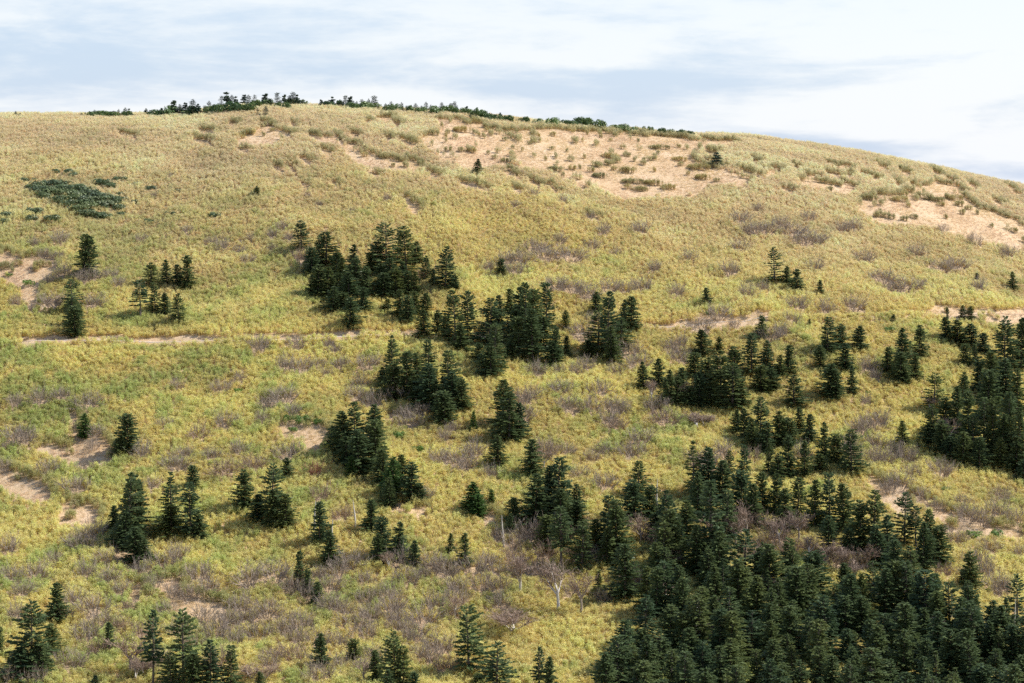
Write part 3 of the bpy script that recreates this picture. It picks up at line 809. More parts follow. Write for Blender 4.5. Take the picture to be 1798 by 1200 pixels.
def clump_model(name, seed, rx, ry):
    """an isolated stand of dwarf bamboo, rounded off at its edge"""
    rng = random.Random(seed)
    s = Soup()
    n = max(5, int(rx * ry * 3.14 * 1.6))
    for _ in range(n):
        a = rng.random() * 6.283; u = math.sqrt(rng.random())
        wob = 1 + .22 * math.sin(3 * a + seed) + .12 * math.sin(5 * a + seed * 2)
        cx, cy = rx * u * wob * math.cos(a), ry * u * wob * math.sin(a)
        h = rng.uniform(1.0, 1.35) * (1 - .30 * u ** 3)
        leaves(rng, s, 44, .42, .22, h, .22, .42, .13, 0, True, cx, cy, .8)
        for _ in range(9):
            b = rng.random() * 6.283; q = .38 * rng.random()
            x, y = cx + q * math.cos(b), cy + q * math.sin(b)
            w = .022
            e = rng.random() * 3.14
            s.quad((x - w * math.cos(e), y - w * math.sin(e), -.25), (x + w * math.cos(e), y + w * math.sin(e), -.25), (x + w * math.cos(e) + rng.uniform(-.1, .1), y + w * math.sin(e), h * .8), (x - w * math.cos(e), y - w * math.sin(e), h * .8), 1)
    return s.mesh(name, [M_clump, M_clump_stem])

FIR = {k: [fir_model('fir', 10 * ord(k) + i, k, M_fir, M_bark) for i in range(n)] for k, n in (('D', 12), ('L', 10), ('N', 2), ('T', 3), ('O', 6))}
FIRB = [fir_model('bright_fir', 900 + i, 'D', M_fir_b, M_bark) for i in range(2)]
PINE = [pine_model('pine', 40 + i, M_pine, M_bark) for i in range(3)] + [fir_model('ragged_pine', 340 + i, 'O', M_pine, M_bark) for i in range(4)]
SHRUB = {'grey': [shrub_model('shrub', 60 + i, M_twig) for i in range(6)], 'brown': [shrub_model('brown_shrub', 70 + i, M_twig_brown) for i in range(4)], 'rust red': [shrub_model('red_shrub', 80 + i, M_twig_red) for i in range(2)]}
BARE_T = {'w': [bare_tree_model('bare_tree', 90 + i, M_pale, M_twig_brown) for i in range(3)], 'g': [bare_tree_model('grey_bare_tree', 95 + i, M_twig, M_twig_brown) for i in range(3)],
          'm': [bare_tree_model('forked_bare_tree', 98 + i, M_pale, M_twig_brown, 4, True) for i in range(2)]}
DEAD = [dead_model('dead_tree', 110 + i, M_pale) for i in range(3)]
RHODO = [bush_model('evergreen_bush', 120 + i, M_rhodo) for i in range(4)]
BRIGHT = [bush_model('bright_bush', 130 + i, M_green, 420) for i in range(2)]
RIDGEB = [bush_model('ridge_bush', 140 + i, M_ridge_green, 700) for i in range(3)]
CLUMP = {'s': [clump_model('bamboo_clump', 150 + i, .75, .65) for i in range(4)], 'm': [clump_model('bamboo_clump', 160 + i, 1.7, 1.3) for i in range(4)], 'l': [clump_model('bamboo_clump', 170 + i, 3.2, 2.0) for i in range(4)]}

prng = random.Random(5)
def place_tree(kind, model, px, top, base, wpx, cat, sink=0.0):
    """an Empty at the foot with trunk and crown under it"""
    x, y, z = hit(px, base)
    if sink:
        base += sink * FPX / y
        x, y, z = hit(px, base)
    H = max(1.2, (base - top) * y / FPX)
    W = wpx * y / FPX
    e = link(kind, None)
    e.location = (x, y, z)
    e.rotation_euler = (prng.uniform(-.05, .05), prng.uniform(-.05, .05), prng.uniform(0, 6.28))
    k = W / (2 * model['r'])
    e.scale = (k, k * prng.uniform(.92, 1.08), H / 10.0)
    link('trunk', model['trunk'], e)
    link('crown', model['crown'], e)
    e['category'] = cat
    return e
def place_one(kind, mesh, px, base, scale, cat, rz=None, tilt=0.0):
    x, y, z = hit(px, base)
    o = link(kind, mesh)
    o.location = (x, y, z)
    o.rotation_euler = (tilt, 0, prng.uniform(0, 6.28) if rz is None else rz)
    o.scale = scale(y / FPX)
    o['category'] = cat
    return o

# ------------------------------------------------------------------ the firs, clump by clump: (x, top, foot, width) in photograph pixels, then the habit
ORD = ['', 'first', 'second', 'third', 'fourth', 'fifth', 'sixth', 'seventh', 'eighth', 'ninth', 'tenth', 'eleventh', 'twelfth', 'thirteenth', 'fourteenth', 'fifteenth', 'sixteenth', 'seventeenth',
       'eighteenth', 'nineteenth', 'twentieth', 'twenty-first', 'twenty-second', 'twenty-third', 'twenty-fourth', 'twenty-fifth', 'twenty-sixth', 'twenty-seventh', 'twenty-eighth', 'twenty-ninth', 'thirtieth']
def nth(i):
    return ORD[i] if i < len(ORD) else str(i) + 'th'
LOOK = {'D': 'dense conical', 'L': 'open layered', 'N': 'slender', 'T': 'bare-stemmed', 'B': 'bright green', 'O': 'wide-branched'}
CLUMPS = [
 ('the pair beside the sandy gully above the track', 'the sandy gully firs', [(146,412,480,40,'L'),(156,415,481,36,'L')]),
 ('the ragged stack above the track by the gully', 'the ragged track firs', [(127,491,545,34,'O'),(126,520,572,34,'L'),(131,538,584,40,'D')]),
 ('the small clump on the shaded side above the track', 'the small upper fir clump', [(264,462,499,34,'L'),(293,457,497,26,'D'),(312,466,498,24,'D'),(328,450,500,30,'D'),(247,492,556,34,'T'),(272,497,548,28,'L'),(289,515,552,28,'D'),(313,517,564,34,'L')]),
 ('the big dark clump above the middle of the track', 'the big dark clump', [(530,388,436,34,'L'),(573,408,466,48,'L'),(561,413,458,28,'L'),(548,436,477,32,'D'),(590,440,484,32,'D'),(558,466,517,44,'D'),(550,484,514,26,'D'),(575,470,522,38,'D'),(598,453,504,38,'D'),(620,430,473,30,'D'),(627,455,512,46,'D'),(612,480,534,46,'D'),(641,470,516,32,'D'),(585,504,543,38,'D'),(603,515,544,32,'D'),(613,524,570,42,'D'),(638,505,543,30,'D'),(595,480,520,36,'D')]),
 ('the tall stand behind the dark clump', 'the tall ragged stand', [(678,392,476,52,'O'),(664,425,474,40,'L'),(698,400,455,28,'O'),(714,397,475,42,'L'),(731,425,460,30,'D'),(650,445,478,26,'D'),(668,463,503,38,'D'),(682,455,508,36,'D'),(706,460,504,32,'D'),(672,480,519,48,'D'),(696,473,516,42,'D'),(716,478,513,28,'D'),(729,478,512,28,'D')]),
 ('the trio beside the tall ragged stand', 'the trio beside the ragged stand', [(750,450,488,26,'L'),(782,433,502,42,'L'),(800,485,504,22,'D'),(762,472,494,20,'D')]),
 ('the band of firs running down onto the track', 'the fir band above the track', [(703,510,554,36,'D'),(716,520,564,32,'D'),(730,512,553,32,'D'),(748,515,551,30,'D'),(745,545,587,36,'D'),(768,545,583,28,'D'),(680,525,543,24,'D')]),
 ('the spiky clump standing across the track', 'the spiky track clump', [(800,510,602,46,'L'),(821,513,595,36,'L'),(782,558,593,26,'D'),(858,525,604,52,'L'),(877,519,574,38,'D'),(895,508,548,24,'D'),(867,573,646,48,'L'),(862,608,660,48,'D'),(840,604,632,30,'D'),(810,570,612,40,'D')]),
 ('the darkest tight clump on the track', 'the darkest tight clump', [(912,505,584,42,'D'),(922,500,605,52,'L'),(938,510,594,42,'D'),(957,498,580,40,'L'),(935,543,629,54,'D'),(912,558,623,42,'D'),(955,558,614,38,'D'),(978,574,636,34,'D'),(970,600,639,36,'D'),(993,590,623,24,'D'),(895,600,626,28,'D'),(995,547,576,20,'D'),(905,540,600,38,'D')]),
 ('the clump with see-through stems at the track', 'the see-through track clump', [(1046,513,545,28,'D'),(1068,513,622,42,'L'),(1050,545,613,46,'O'),(1090,560,608,44,'L'),(1073,573,633,36,'D'),(1096,528,568,24,'D'),(1110,522,573,36,'D'),(1032,598,623,40,'D')]),
 ('the long slanting clump below the track', 'the long slanting clump', [(688,590,669,38,'L'),(690,640,694,52,'D'),(715,620,694,46,'D'),(733,622,684,36,'D'),(752,597,662,36,'L'),(755,638,709,52,'D'),(788,617,694,46,'L'),(796,655,714,48,'D'),(766,670,719,48,'D'),(780,688,738,48,'D'),(811,668,716,36,'D'),(730,660,699,42,'D'),(672,645,674,28,'D')]),
 ('the steep trio downhill of the darkest tight clump', 'the steep trio', [(881,668,745,50,'D'),(895,690,769,62,'D'),(912,708,764,36,'D')]),
 ('the broad hollow clump', 'the broad hollow clump', [(625,708,794,56,'L'),(602,722,789,52,'D'),(657,712,794,42,'D'),(660,740,824,50,'D'),(630,755,829,62,'D'),(585,750,779,32,'D'),(608,768,813,52,'D'),(671,790,849,42,'D'),(690,803,868,46,'B'),(706,800,854,42,'D'),(722,812,874,42,'D'),(685,840,885,32,'D'),(618,802,834,26,'B'),(736,850,876,36,'D')]),
 ('the pale green group above the thin scarp', 'the pale green firs', [(828,848,893,44,'B'),(840,868,900,36,'B'),(863,860,882,20,'B')]),
 ('the pair beside the brown trees uphill of the dense forest', 'the brown tree pair', [(875,765,818,44,'D'),(937,772,828,44,'D')]),
 ('the trio at the foot of the sandy gully', 'the gully foot trio', [(221,728,790,42,'D'),(213,768,794,34,'D'),(149,727,762,28,'B')]),
 ('the tall layered clump beside the round sandy openings', 'the round openings clump', [(226,830,944,60,'L'),(240,836,934,48,'L'),(241,928,978,54,'D'),(202,888,928,34,'D'),(301,828,924,56,'O'),(337,850,939,46,'L'),(338,818,854,24,'D'),(302,888,934,60,'D'),(350,900,943,32,'D'),(255,948,981,36,'D'),(222,900,955,50,'D')]),
 ('the wedge below the orange hollow', 'the wedge of firs', [(430,826,889,44,'D'),(478,814,910,52,'O'),(503,805,834,28,'D'),(501,870,922,50,'D'),(450,868,908,46,'D'),(472,898,922,22,'D'),(478,862,914,44,'D')]),
 ('the pair behind a pale dead stem', 'the dead stem pair', [(561,882,948,36,'D'),(582,932,985,42,'D')]),
 ('the short chain of firs downhill of the broad clump', 'the short fir chain', [(650,878,928,34,'D'),(672,908,974,36,'D'),(665,938,980,32,'D'),(702,918,972,38,'D'),(727,950,991,30,'D')]),
 ('the two thin firs among grey shrubs', 'the two thin firs', [(790,937,968,18,'N'),(815,938,988,30,'N')]),
 ('the narrow string of firs beside the rust red shrub', 'the narrow fir string', [(525,970,1024,24,'D'),(540,1000,1036,22,'D'),(556,1023,1056,26,'D')]),
 ('the spreading clump at the lowest sunless corner', 'the lowest corner clump', [(55,1055,1180,76,'O'),(90,1096,1146,38,'D'),(100,1025,1086,40,'D'),(38,1138,1188,72,'D'),(-2,1100,1144,24,'D'),(190,1095,1139,28,'N'),(70,1120,1182,50,'L')]),
 ('the open clump below the small orange clearing', 'the open clearing clump', [(269,1073,1202,44,'T'),(323,1070,1200,66,'O'),(370,1126,1212,50,'L'),(405,1135,1206,38,'L'),(168,1186,1216,28,'D'),(453,1180,1216,26,'D'),(300,1148,1216,42,'L'),(340,1150,1220,60,'D')]),
 ('the two small lone firs near the lowest bamboo', 'the two small lone firs', [(567,1113,1173,34,'D'),(622,1123,1158,30,'D')]),
 ('the feathery group at the lowest bamboo', 'the feathery group', [(693,1110,1220,46,'L'),(660,1142,1198,32,'D'),(710,1135,1220,46,'L'),(680,1178,1230,40,'D'),(726,1180,1222,30,'D')]),
 ('the two widest see-through firs', 'the two widest firs', [(824,1062,1176,64,'O'),(872,1130,1222,68,'O')]),
 ('the pair with one thin bare stem near the forest', 'the bare-stemmed pair', [(946,1138,1218,28,'T'),(963,1154,1220,36,'D')]),
 ('the pointed outpost group next to the dense forest', 'the outpost group', [(982,805,912,62,'L'),(962,820,904,42,'D'),(938,832,914,56,'D'),(903,873,914,40,'D'),(1014,853,899,32,'L'),(1010,880,934,52,'D'),(985,890,990,48,'T'),(1021,918,994,46,'L'),(895,903,936,24,'D'),(960,905,954,42,'D'),(951,873,909,42,'D'),(985,860,930,50,'D')]),
 ('the dark group beside the dense forest', 'the dark forest-side group', [(1070,870,964,52,'L'),(1083,880,979,58,'D'),(1046,913,964,46,'D'),(1065,928,984,42,'D')]),
 ('the upper shaded edge of the dense forest', 'the forest edge', [(1122,812,874,48,'L'),(1115,843,909,52,'D'),(1140,855,909,42,'D'),(1175,862,964,58,'L'),(1160,885,944,42,'D'),(1185,900,984,52,'D'),(1150,900,950,44,'D')]),
 ('the low wide clump below the brown track bank', 'the low wide clump', [(1130,635,678,30,'D'),(1158,632,679,36,'D'),(1175,650,709,36,'D'),(1197,645,694,32,'D'),(1221,620,659,34,'D'),(1230,580,622,38,'D'),(1262,593,613,18,'D'),(1245,628,684,48,'D'),(1266,618,704,58,'L'),(1286,640,714,58,'L'),(1245,670,709,46,'D'),(1320,587,652,38,'L'),(1347,598,649,30,'D'),(1384,607,653,30,'D'),(1369,625,659,28,'D'),(1336,643,684,46,'D'),(1355,648,679,32,'D'),(1210,678,709,32,'D'),(1302,668,709,42,'D'),(1190,663,709,32,'D'),(1226,655,709,42,'D'),(1290,610,660,40,'D')]),
 ('the trio with a leaning shadow high on the slope', 'the high trio', [(1361,435,494,36,'O'),(1380,468,496,26,'D'),(1399,473,506,26,'D')]),
 ('the scattered group below the bare track end', 'the scattered group', [(1453,557,614,38,'L'),(1475,570,608,30,'D'),(1512,572,610,34,'D'),(1442,608,644,32,'D'),(1483,605,646,36,'D'),(1458,641,694,48,'D'),(1497,642,687,24,'D'),(1395,660,712,46,'L'),(1466,650,694,32,'D')]),
 ('the neat pyramid group casting one long shadow', 'the pyramid group', [(1585,577,644,42,'D'),(1613,572,625,32,'D'),(1558,610,652,34,'D'),(1581,620,666,38,'D'),(1606,625,663,32,'D')]),
 ('the rounded group beneath the pale track bank', 'the rounded group', [(1660,557,594,32,'D'),(1680,562,599,42,'D'),(1705,570,604,38,'D'),(1726,585,618,30,'D'),(1695,605,638,26,'D'),(1712,605,638,18,'N')]),
 ('the dense wood on the sunny side of the hill', 'the sunny-side wood', [(1762,557,645,46,'L'),(1792,560,645,44,'D'),(1740,618,694,52,'D'),(1766,628,706,58,'D'),(1786,650,724,46,'D'),(1720,628,684,34,'D'),(1640,655,718,44,'O'),(1692,655,714,28,'D'),(1680,678,764,44,'D'),(1700,690,784,44,'D'),(1725,700,794,46,'L'),(1746,703,804,46,'D'),(1770,690,804,50,'D'),(1792,718,819,44,'D'),(1640,712,776,38,'L'),(1632,743,779,42,'D'),(1655,740,794,46,'D'),(1690,760,814,46,'D'),(1667,768,804,42,'D'),(1720,768,819,42,'D'),(1756,768,819,42,'D'),(1785,778,824,42,'D'),(1796,808,838,28,'D'),(1735,650,740,50,'D'),(1660,700,760,44,'D'),(1760,730,810,44,'D'),(1710,730,800,44,'L')]),
 ('the short dense row uphill of the dense forest', 'the short dense row', [(1333,698,774,42,'L'),(1305,718,769,30,'D'),(1295,720,758,22,'D'),(1320,735,784,36,'D'),(1346,743,794,36,'D'),(1370,723,779,38,'D'),(1384,735,779,38,'D'),(1402,716,759,28,'D'),(1421,728,774,28,'D')]),
 ('the loose row just above the dense forest', 'the loose row', [(1348,778,829,22,'N'),(1382,768,834,36,'D'),(1412,775,832,36,'D'),(1448,742,804,30,'D'),(1471,763,814,38,'D'),(1496,755,829,46,'L'),(1365,798,839,32,'D'),(1440,798,824,32,'D')]),
 ('the crest of the dense forest', 'the forest crest', [(1218,775,866,50,'O'),(1243,785,869,52,'D'),(1304,783,854,30,'L'),(1281,793,830,22,'L'),(1246,848,1000,74,'L'),(1301,828,904,46,'D'),(1270,810,880,48,'D'),(1338,830,894,36,'D'),(1361,833,904,42,'D'),(1400,841,906,38,'L'),(1456,832,926,42,'L'),(1430,845,924,42,'D'),(1481,848,934,46,'D'),(1322,850,915,44,'D'),(1225,830,910,50,'D'),(1205,880,960,46,'D'),(1280,860,950,50,'L'),(1380,860,925,40,'D')]),
 ('the forest corner beside the slanting scarp', 'the forest corner', [(1535,862,966,52,'L'),(1511,880,966,46,'D'),(1588,865,952,44,'O'),(1651,925,989,42,'D'),(1620,918,994,48,'D'),(1456,908,972,44,'D'),(1490,928,972,40,'D'),(1560,905,985,46,'D'),(1608,890,960,34,'T'),(1634,895,975,34,'D'),(1540,925,990,46,'D'),(1600,960,1040,50,'L'),(1570,950,1030,48,'D')]),
 ('the forest edge nearest the lone sunny-side fir', 'the sunny forest edge', [(1668,1022,1100,50,'O'),(1703,1035,1110,40,'D'),(1786,1010,1094,46,'O'),(1690,1050,1130,46,'D'),(1640,1010,1085,46,'L'),(1770,1050,1100,24,'N'),(1740,1090,1160,44,'D'),(1775,1100,1170,46,'D')]),
]
LONE = [
 (832,722,753,16,'B','lone narrow bright green fir in bamboo beside the slanting clump'),
 (1051,1003,1043,22,'N','lone little fir in the yellow bamboo close to the dense forest'),
 (1337,555,588,26,'D','lone pointed fir in front of the brown track bank'),
 (1439,493,515,18,'D','small lone fir downhill of the high trio'),
 (1240,507,534,22,'D','small lone fir uphill of the brown track bank'),
 (839,279,302,20,'D','lone dark fir at the lower edge of the sandy slope'),
 (450,328,343,16,'D','tiny lone fir on the smooth straw slope below the ridge'),
 (880,455,480,20,'D','small lone fir among purple grey shrubs above the tight clump'),
 (1779,478,505,22,'D','lone fir standing on the sunny end of the slope above the track'),
 (1715,480,491,12,'D','tiny dark fir beside two bright green bushes'),
 (1663,540,554,9,'D','tiny fir inside the pale opening by the track'),
 (1690,536,555,16,'D','small dark fir on the rim of the pale opening by the track'),
 (1706,538,556,18,'D','broader small fir at the corner of the pale opening by the track'),
 (1702,970,1030,40,'D','lone bushy fir in the bamboo beside the dense forest'),
 (1690,1000,1022,22,'D','low fir in the shade of the lone bushy fir by the forest'),
 (1584,740,779,28,'D','lone fir between the loose row and the sunny-side wood'),
 (1572,785,798,16,'D','small dark fir under the lone fir beside the loose row'),
 (1421,560,572,10,'D','tiny fir in the bamboo uphill of the scattered group'),
 (1569,553,564,12,'D','tiny dark fir in bamboo between scattered group and pale opening'),
 (840,1183,1200,30,'D','low dark fir under the two widest firs'),
]
mean = lambda v: sum(v) / len(v)
MARKS = []                                       # things to describe others by: (x, y, words)
FIRLIST = []
n_model = 0
def fir_of(style):
    global n_model
    n_model += 1
    return FIRB[n_model % 2] if style == 'B' else FIR[style][n_model % len(FIR[style])]
def put_fir(px, top, base, w, style):
    h = base - top
    small = h * 520 / FPX < 6.6
    return place_tree('fir_sapling' if small else 'fir_tree', fir_of(style), px, top, base, w * 1.36, 'fir tree', 1.0)
for phrase, short, trees in CLUMPS:
    trees = sorted(trees, key=lambda t: -t[2])
    tall = sorted(trees, key=lambda t: t[1] - t[2])
    MARKS.append((mean([t[0] for t in trees]), mean([t[2] for t in trees]) - 15, short))
    for i, tdat in enumerate(trees):
        o = put_fir(*tdat)
        look = LOOK[tdat[4]]
        if len(trees) == 2:
            which = 'upper' if i else 'lower'
            o['label'] = f"{look} fir, the {which} one of {short}"
        elif tdat is tall[0]:
            o['label'] = f"{look} fir, the tallest in {phrase}"
        else:
            o['label'] = f"{look} fir, {nth(i + 1)} counting uphill in {short}"
        o['group'] = 'firs of ' + short[4:]
for a, b, c, d, s_, lab in LONE:
    o = put_fir(a, b, c, d, s_)
    o['label'] = lab
    o['group'] = 'firs standing alone'
# the dense forest that fills the lower corner: firs crowded into one mass
FOREST = [(1085,1062),(1115,1040),(1150,1000),(1200,985),(1260,1010),(1330,1010),(1400,1030),(1480,1040),(1540,1045),(1620,1060),(1700,1120),(1800,1160),(1850,1170),(1850,1300),(1010,1300),(1040,1235),(1085,1190),(1100,1120)]
frng = random.Random(77)
row = 0
yy = 1000.0
forest = []
while yy < 1290:
    xx = 1010 + (row % 2) * 22
    while xx < 1840:
        x, y = xx + frng.uniform(-19, 19), yy + frng.uniform(-13, 13)
        if bool(in_poly(np.array([x]), np.array([y]), FOREST)[0]):
            forest.append((x, y))
        xx += 44
    yy += 26
    row += 1
for x, y in sorted(forest, key=lambda q: q[1]):
    h = frng.choice((frng.uniform(52, 80), frng.uniform(78, 110), frng.uniform(78, 110)))
    st = frng.choice('DDDLLDLO')
    o = place_tree('fir_tree', FIR[st][frng.randrange(len(FIR[st]))], x, y - h, y, h * frng.uniform(.68, .95), 'fir tree')
    o['label'] = 'fir crowded inside the dense forest mass, its crown wedged between its neighbours'
    o['group'] = 'firs inside the dense forest'
print('forest', len(forest), 'firs', sum(o.name.startswith('fir') for o in COL.objects))
MARKS += [(1400, 1060, 'the dense forest'), (1450, 930, 'the forest crest')]

# ------------------------------------------------------------------ ridge pines: (x, foot, height)
RIDGE_GROUPS = [
 ('the pine pair alone on the ridge', [(28,207,15),(36,207,10)]),
 ('the low sparse pine row', [(143,206,10),(150,206,12),(157,206,13),(166,206,16),(178,207,15),(190,207,12),(200,207,15),(208,207,19),(220,207,22),(227,207,19),(233,208,11)]),
 ('the dark pine block on the ridge', [(257,205,17),(268,205,12),(276,205,14),(284,205,18),(292,205,12),(298,204,23),(306,204,31),(316,204,25),(325,204,27),(332,204,21),(339,204,35),(347,203,24),(351,203,15)]),
 ('the bushy pine knoll', [(360,202,20),(367,199,26),(376,200,20),(388,193,28),(398,191,33),(408,190,28),(415,190,24),(428,189,26),(437,188,26),(446,189,26),(453,189,15)]),
 ('the spiky pines beside the knoll', [(461,188,15),(466,188,27),(475,188,17),(487,188,29),(493,188,15),(500,188,25),(509,188,23),(515,188,31),(523,188,25),(532,188,17),(538,188,11)]),
 ('the pine pair under the knoll', [(453,205,18),(467,205,23)]),
 ('the longest ridge pine row', [(564,190,18),(571,190,13),(582,190,23),(590,190,11),(598,191,17),(607,191,27),(615,191,25),(626,191,17),(635,192,21),(641,192,15),(648,192,23),(658,193,29),(665,194,15),(677,195,17),(686,196,21),(695,196,15),(706,197,21)]),
 ('the thinning ridge pine row', [(714,197,15),(722,197,15),(730,197,19),(740,198,15),(748,198,23),(757,198,17),(766,198,15),(776,199,23),(783,199,15),(792,199,21),(798,199,25),(803,200,15)]),
 ('the stepped ridge pines', [(812,202,9),(820,203,19),(828,204,15),(837,205,19),(845,207,17),(853,208,11),(862,210,11),(870,211,11),(878,212,17),(886,213,9),(895,214,8),(908,216,9),(928,218,9)]),
 ('the tiny scattered ridge pines', [(960,222,9),(986,223,8),(1006,224,8),(1058,229,14),(1336,246,7)]),
]
for phrase, ps in RIDGE_GROUPS:
    ps = sorted(ps, key=lambda t: -t[0])
    MARKS.append((mean([q[0] for q in ps]), mean([q[1] for q in ps]), phrase))
    for i, (x, b, h) in enumerate(ps):
        o = place_tree('pine_tree', PINE[(i * 5 + int(x)) % 7], x, b + 2 - h * .92, b + 2, max(8, h * prng.uniform(.60, .95)), 'pine tree')
        o['label'] = f"{nth(i + 1)} pine from the sunlit end of {phrase}" if len(ps) > 2 else f"stunted dark pine, the {'taller' if h == max(q[2] for q in ps) else 'shorter'} of {phrase}"
        o['group'] = 'pines along the ridge'
o = place_tree('pine_tree', PINE[2], 1257, 269, 296, 28, 'pine tree')
o['label'] = 'flat-topped lone pine on a bamboo tuft at the edge of the sandy slope'

# ------------------------------------------------------------------ labels for scattered plants: size, hue and the nearest landmark
MARKS += [(970, 265, 'the sandy slope'), (1640, 380, 'the sunny sandy strip'), (40, 490, 'the upper sandy gully'), (150, 780, 'the lower sandy gully'), (35, 850, 'the round sandy opening'),
          (135, 905, 'the smaller round opening'), (340, 1060, 'the small orange clearing'), (545, 765, 'the orange hollow'), (1570, 865, 'the slanting scarp'), (1690, 925, 'the long thin scarp'), (455, 235, 'the sandy scar under the knoll'),
          (670, 280, 'the small sandy scar'), (130, 345, 'the dark evergreen thicket'), (1270, 562, 'the brown track bank'), (300, 596, 'the tan track edge'), (560, 588, 'the stony track edge'), (1660, 550, 'the pale track opening'),
          (710, 890, 'the thin scarp'), (980, 1010, 'the pale-stemmed birches')]
def say(items, noun, group):
    """items: [object, x, y, words on its look]"""
    keyed = {}
    for o, x, y, look in items:
        mx, my, m = min(MARKS, key=lambda q: (q[0] - x) ** 2 + 1.6 * (q[1] - y) ** 2)
        dx, dy = x - mx, y - my
        rel = ('downhill of' if dy > 0 else 'uphill of') if abs(dy) * 1.3 > abs(dx) else ('sunny side of' if dx > 0 else 'shaded side of')
        keyed.setdefault((look, rel, m), []).append((y, o))
    for (look, rel, m), v in keyed.items():
        v.sort(key=lambda q: -q[0])
        for i, (y, o) in enumerate(v):
            o['label'] = f"{look} {noun} {rel} {m}" if len(v) == 1 else f"{nth(i + 1)} {look} {noun} counting uphill, {rel} {m}"
            o['group'] = group

# bare shrubs
items = []
for i, e in enumerate(SH):
    x, y, w = e[:3]
    hue = e[3] if len(e) > 3 else 'grey'
    meshes = SHRUB[hue]
    o = place_one('bare_shrub', meshes[i % len(meshes)], x, y + 0.30 * w, lambda k, w=w: (w * k / 1.5, w * k / 1.5, min(4.4, 0.9 * w * k) / 0.85), 'shrub')
    items.append((o, x, y, ('small ' if w < 30 else 'broad ' if w > 46 else '') + hue + ' bare'))
say(items, 'shrub', 'leafless shrubs in the bamboo')
print('shrubs', len(items))

# evergreen and bright green bushes
items = []
for i, (x, y, w) in enumerate(EV):
    o = place_one('evergreen_shrub', RHODO[i % 4], x, y + 0.2 * w, lambda k, w=w: (w * k / 1.35, w * k / 1.0, min(3.0, .5 * w * k + .8)), 'shrub')
    items.append((o, x, y, ('small ' if w < 20 else 'broad ' if w > 29 else '') + 'dark evergreen'))
say(items, 'bush', 'evergreen bushes high on the slope')
items = []
for i, (x, y, w) in enumerate(GR):
    o = place_one('green_shrub', BRIGHT[i % 2], x, y + 0.25 * w, lambda k, w=w: (w * k / 1.9, w * k / 1.9, .62 * w * k), 'shrub')
    items.append((o, x, y, ('small ' if w < 18 else '') + 'bright green'))
say(items, 'bush', 'bright green bushes')
RB = [(306,205,46,11),(340,204,30,11),(372,202,30,10),(450,190,30,7),(470,189,34,8),(520,188,40,8),(575,191,30,6),(597,191,24,8),(720,199,30,6),(785,201,30,8),(820,205,24,8),(850,210,30,9),(276,206,36,6),(165,208,30,6),(192,208,46,6),(222,208,22,6),(333,205,30,6),(384,201,40,11),(408,199,42,13),(434,198,36,9),(487,192,12,5),(503,194,14,7),(620,194,32,7),(650,195,38,9),(690,198,32,8),(738,201,24,6),(768,202,42,8),(800,203,24,6),(838,209,42,10),(868,215,32,8),(892,216,26,6),(920,219,32,6),(945,221,30,6),(970,223,38,9),(1000,225,38,7),(1028,226,52,13),(1055,229,42,11),(1085,232,42,7),(1110,235,30,5),(1130,235,15,6),(1143,236,15,7),(1160,238,26,6),(1177,239,17,5),(1196,240,32,5),(1213,241,17,4)]
items = []
for i, (x, y, w, h) in enumerate(RB):
    o = place_one('ridge_shrub', RIDGEB[i % 3], x, y + 1, lambda k, w=w, h=h: (w * k / 1.5, w * k / 3.0, (h + 8) * k / .75), 'shrub')
    items.append((o, x, y, ('low ' if h < 7 else 'tall ') + ('wide ' if w > 33 else 'round ') + 'green'))
say(items, 'ridge bush', 'green bushes on the ridge')

# bamboo clumps standing alone on the open ground
CL = [(765,238,16),(810,232,32),(830,217,28),(855,232,8),(845,240,13),(830,235,7),(890,238,16),(907,235,6),(885,248,10),(945,242,7),(970,240,12),(1005,234,5),(1022,250,5),(1030,238,6),(1055,243,6),(1072,249,6),(967,264,8),(957,283,7),(917,267,4),(857,272,6),(867,280,10),(883,285,20),(808,267,10),(827,268,20),(787,266,16),(782,243,6),(787,235,7),(1070,278,28),(1155,262,30),(1190,260,10),(1155,273,6),(1078,300,9),(1048,292,10),(1053,312,27),(1037,303,14),(973,300,28),(1005,299,16),(1017,298,7),(988,312,7),(1100,303,27),(1107,322,34),(1147,325,34),(1173,333,24),(1123,336,24),(1100,332,12),(1148,303,8),(1193,283,24),(1195,292,10),(1223,298,36),(1233,316,27),(1208,308,7),(1258,320,10),(1251,294,30),(1120,250,6),(1090,262,5),(930,255,5),(995,268,5),(1025,280,6),(1130,285,6),(900,262,5),
(1443,322,10),(1478,322,10),(1456,337,12),(1528,352,24),(1575,354,27),(1585,345,18),(1608,346,18),(1641,354,30),(1672,352,26),(1681,362,22),(1651,362,15),(1700,369,12),(1688,377,12),(1715,378,7),(1595,365,8),(1603,384,17),(1566,385,14),(1585,388,18),(1545,374,6),(1778,408,18),(1740,400,8),(1660,385,8),
(9,472,28),(30,468,18),(72,470,26),(20,480,8),(62,478,12),(640,276,10),(672,277,20),(700,285,12),(690,294,8),(478,232,8),(440,237,20),(461,240,8),(470,222,14),(425,244,10),(1660,550,6),(28,846,12),(130,893,14)]
items = []
for i, (x, y, w) in enumerate(CL):
    wm = w * 680 / FPX
    size = 's' if wm < 2.4 else 'm' if wm < 4.4 else 'l'
    r0 = {'s': .95, 'm': 1.95, 'l': 3.4}[size]
    o = place_one('bamboo_clump', CLUMP[size][i % 4], x, y, lambda k, w=w, r0=r0: (max(.6, 1.2 * w * k / (2 * r0)), max(.8, min(1.3, 1.2 * w * k / (2 * r0))), prng.uniform(1.35, 1.9)), 'bamboo', rz=-0.35 + prng.uniform(-.35, .35) + (3.14 if i % 2 else 0))
    items.append((o, x, y, {'s': 'small round', 'm': 'middling', 'l': 'long'}[size]))
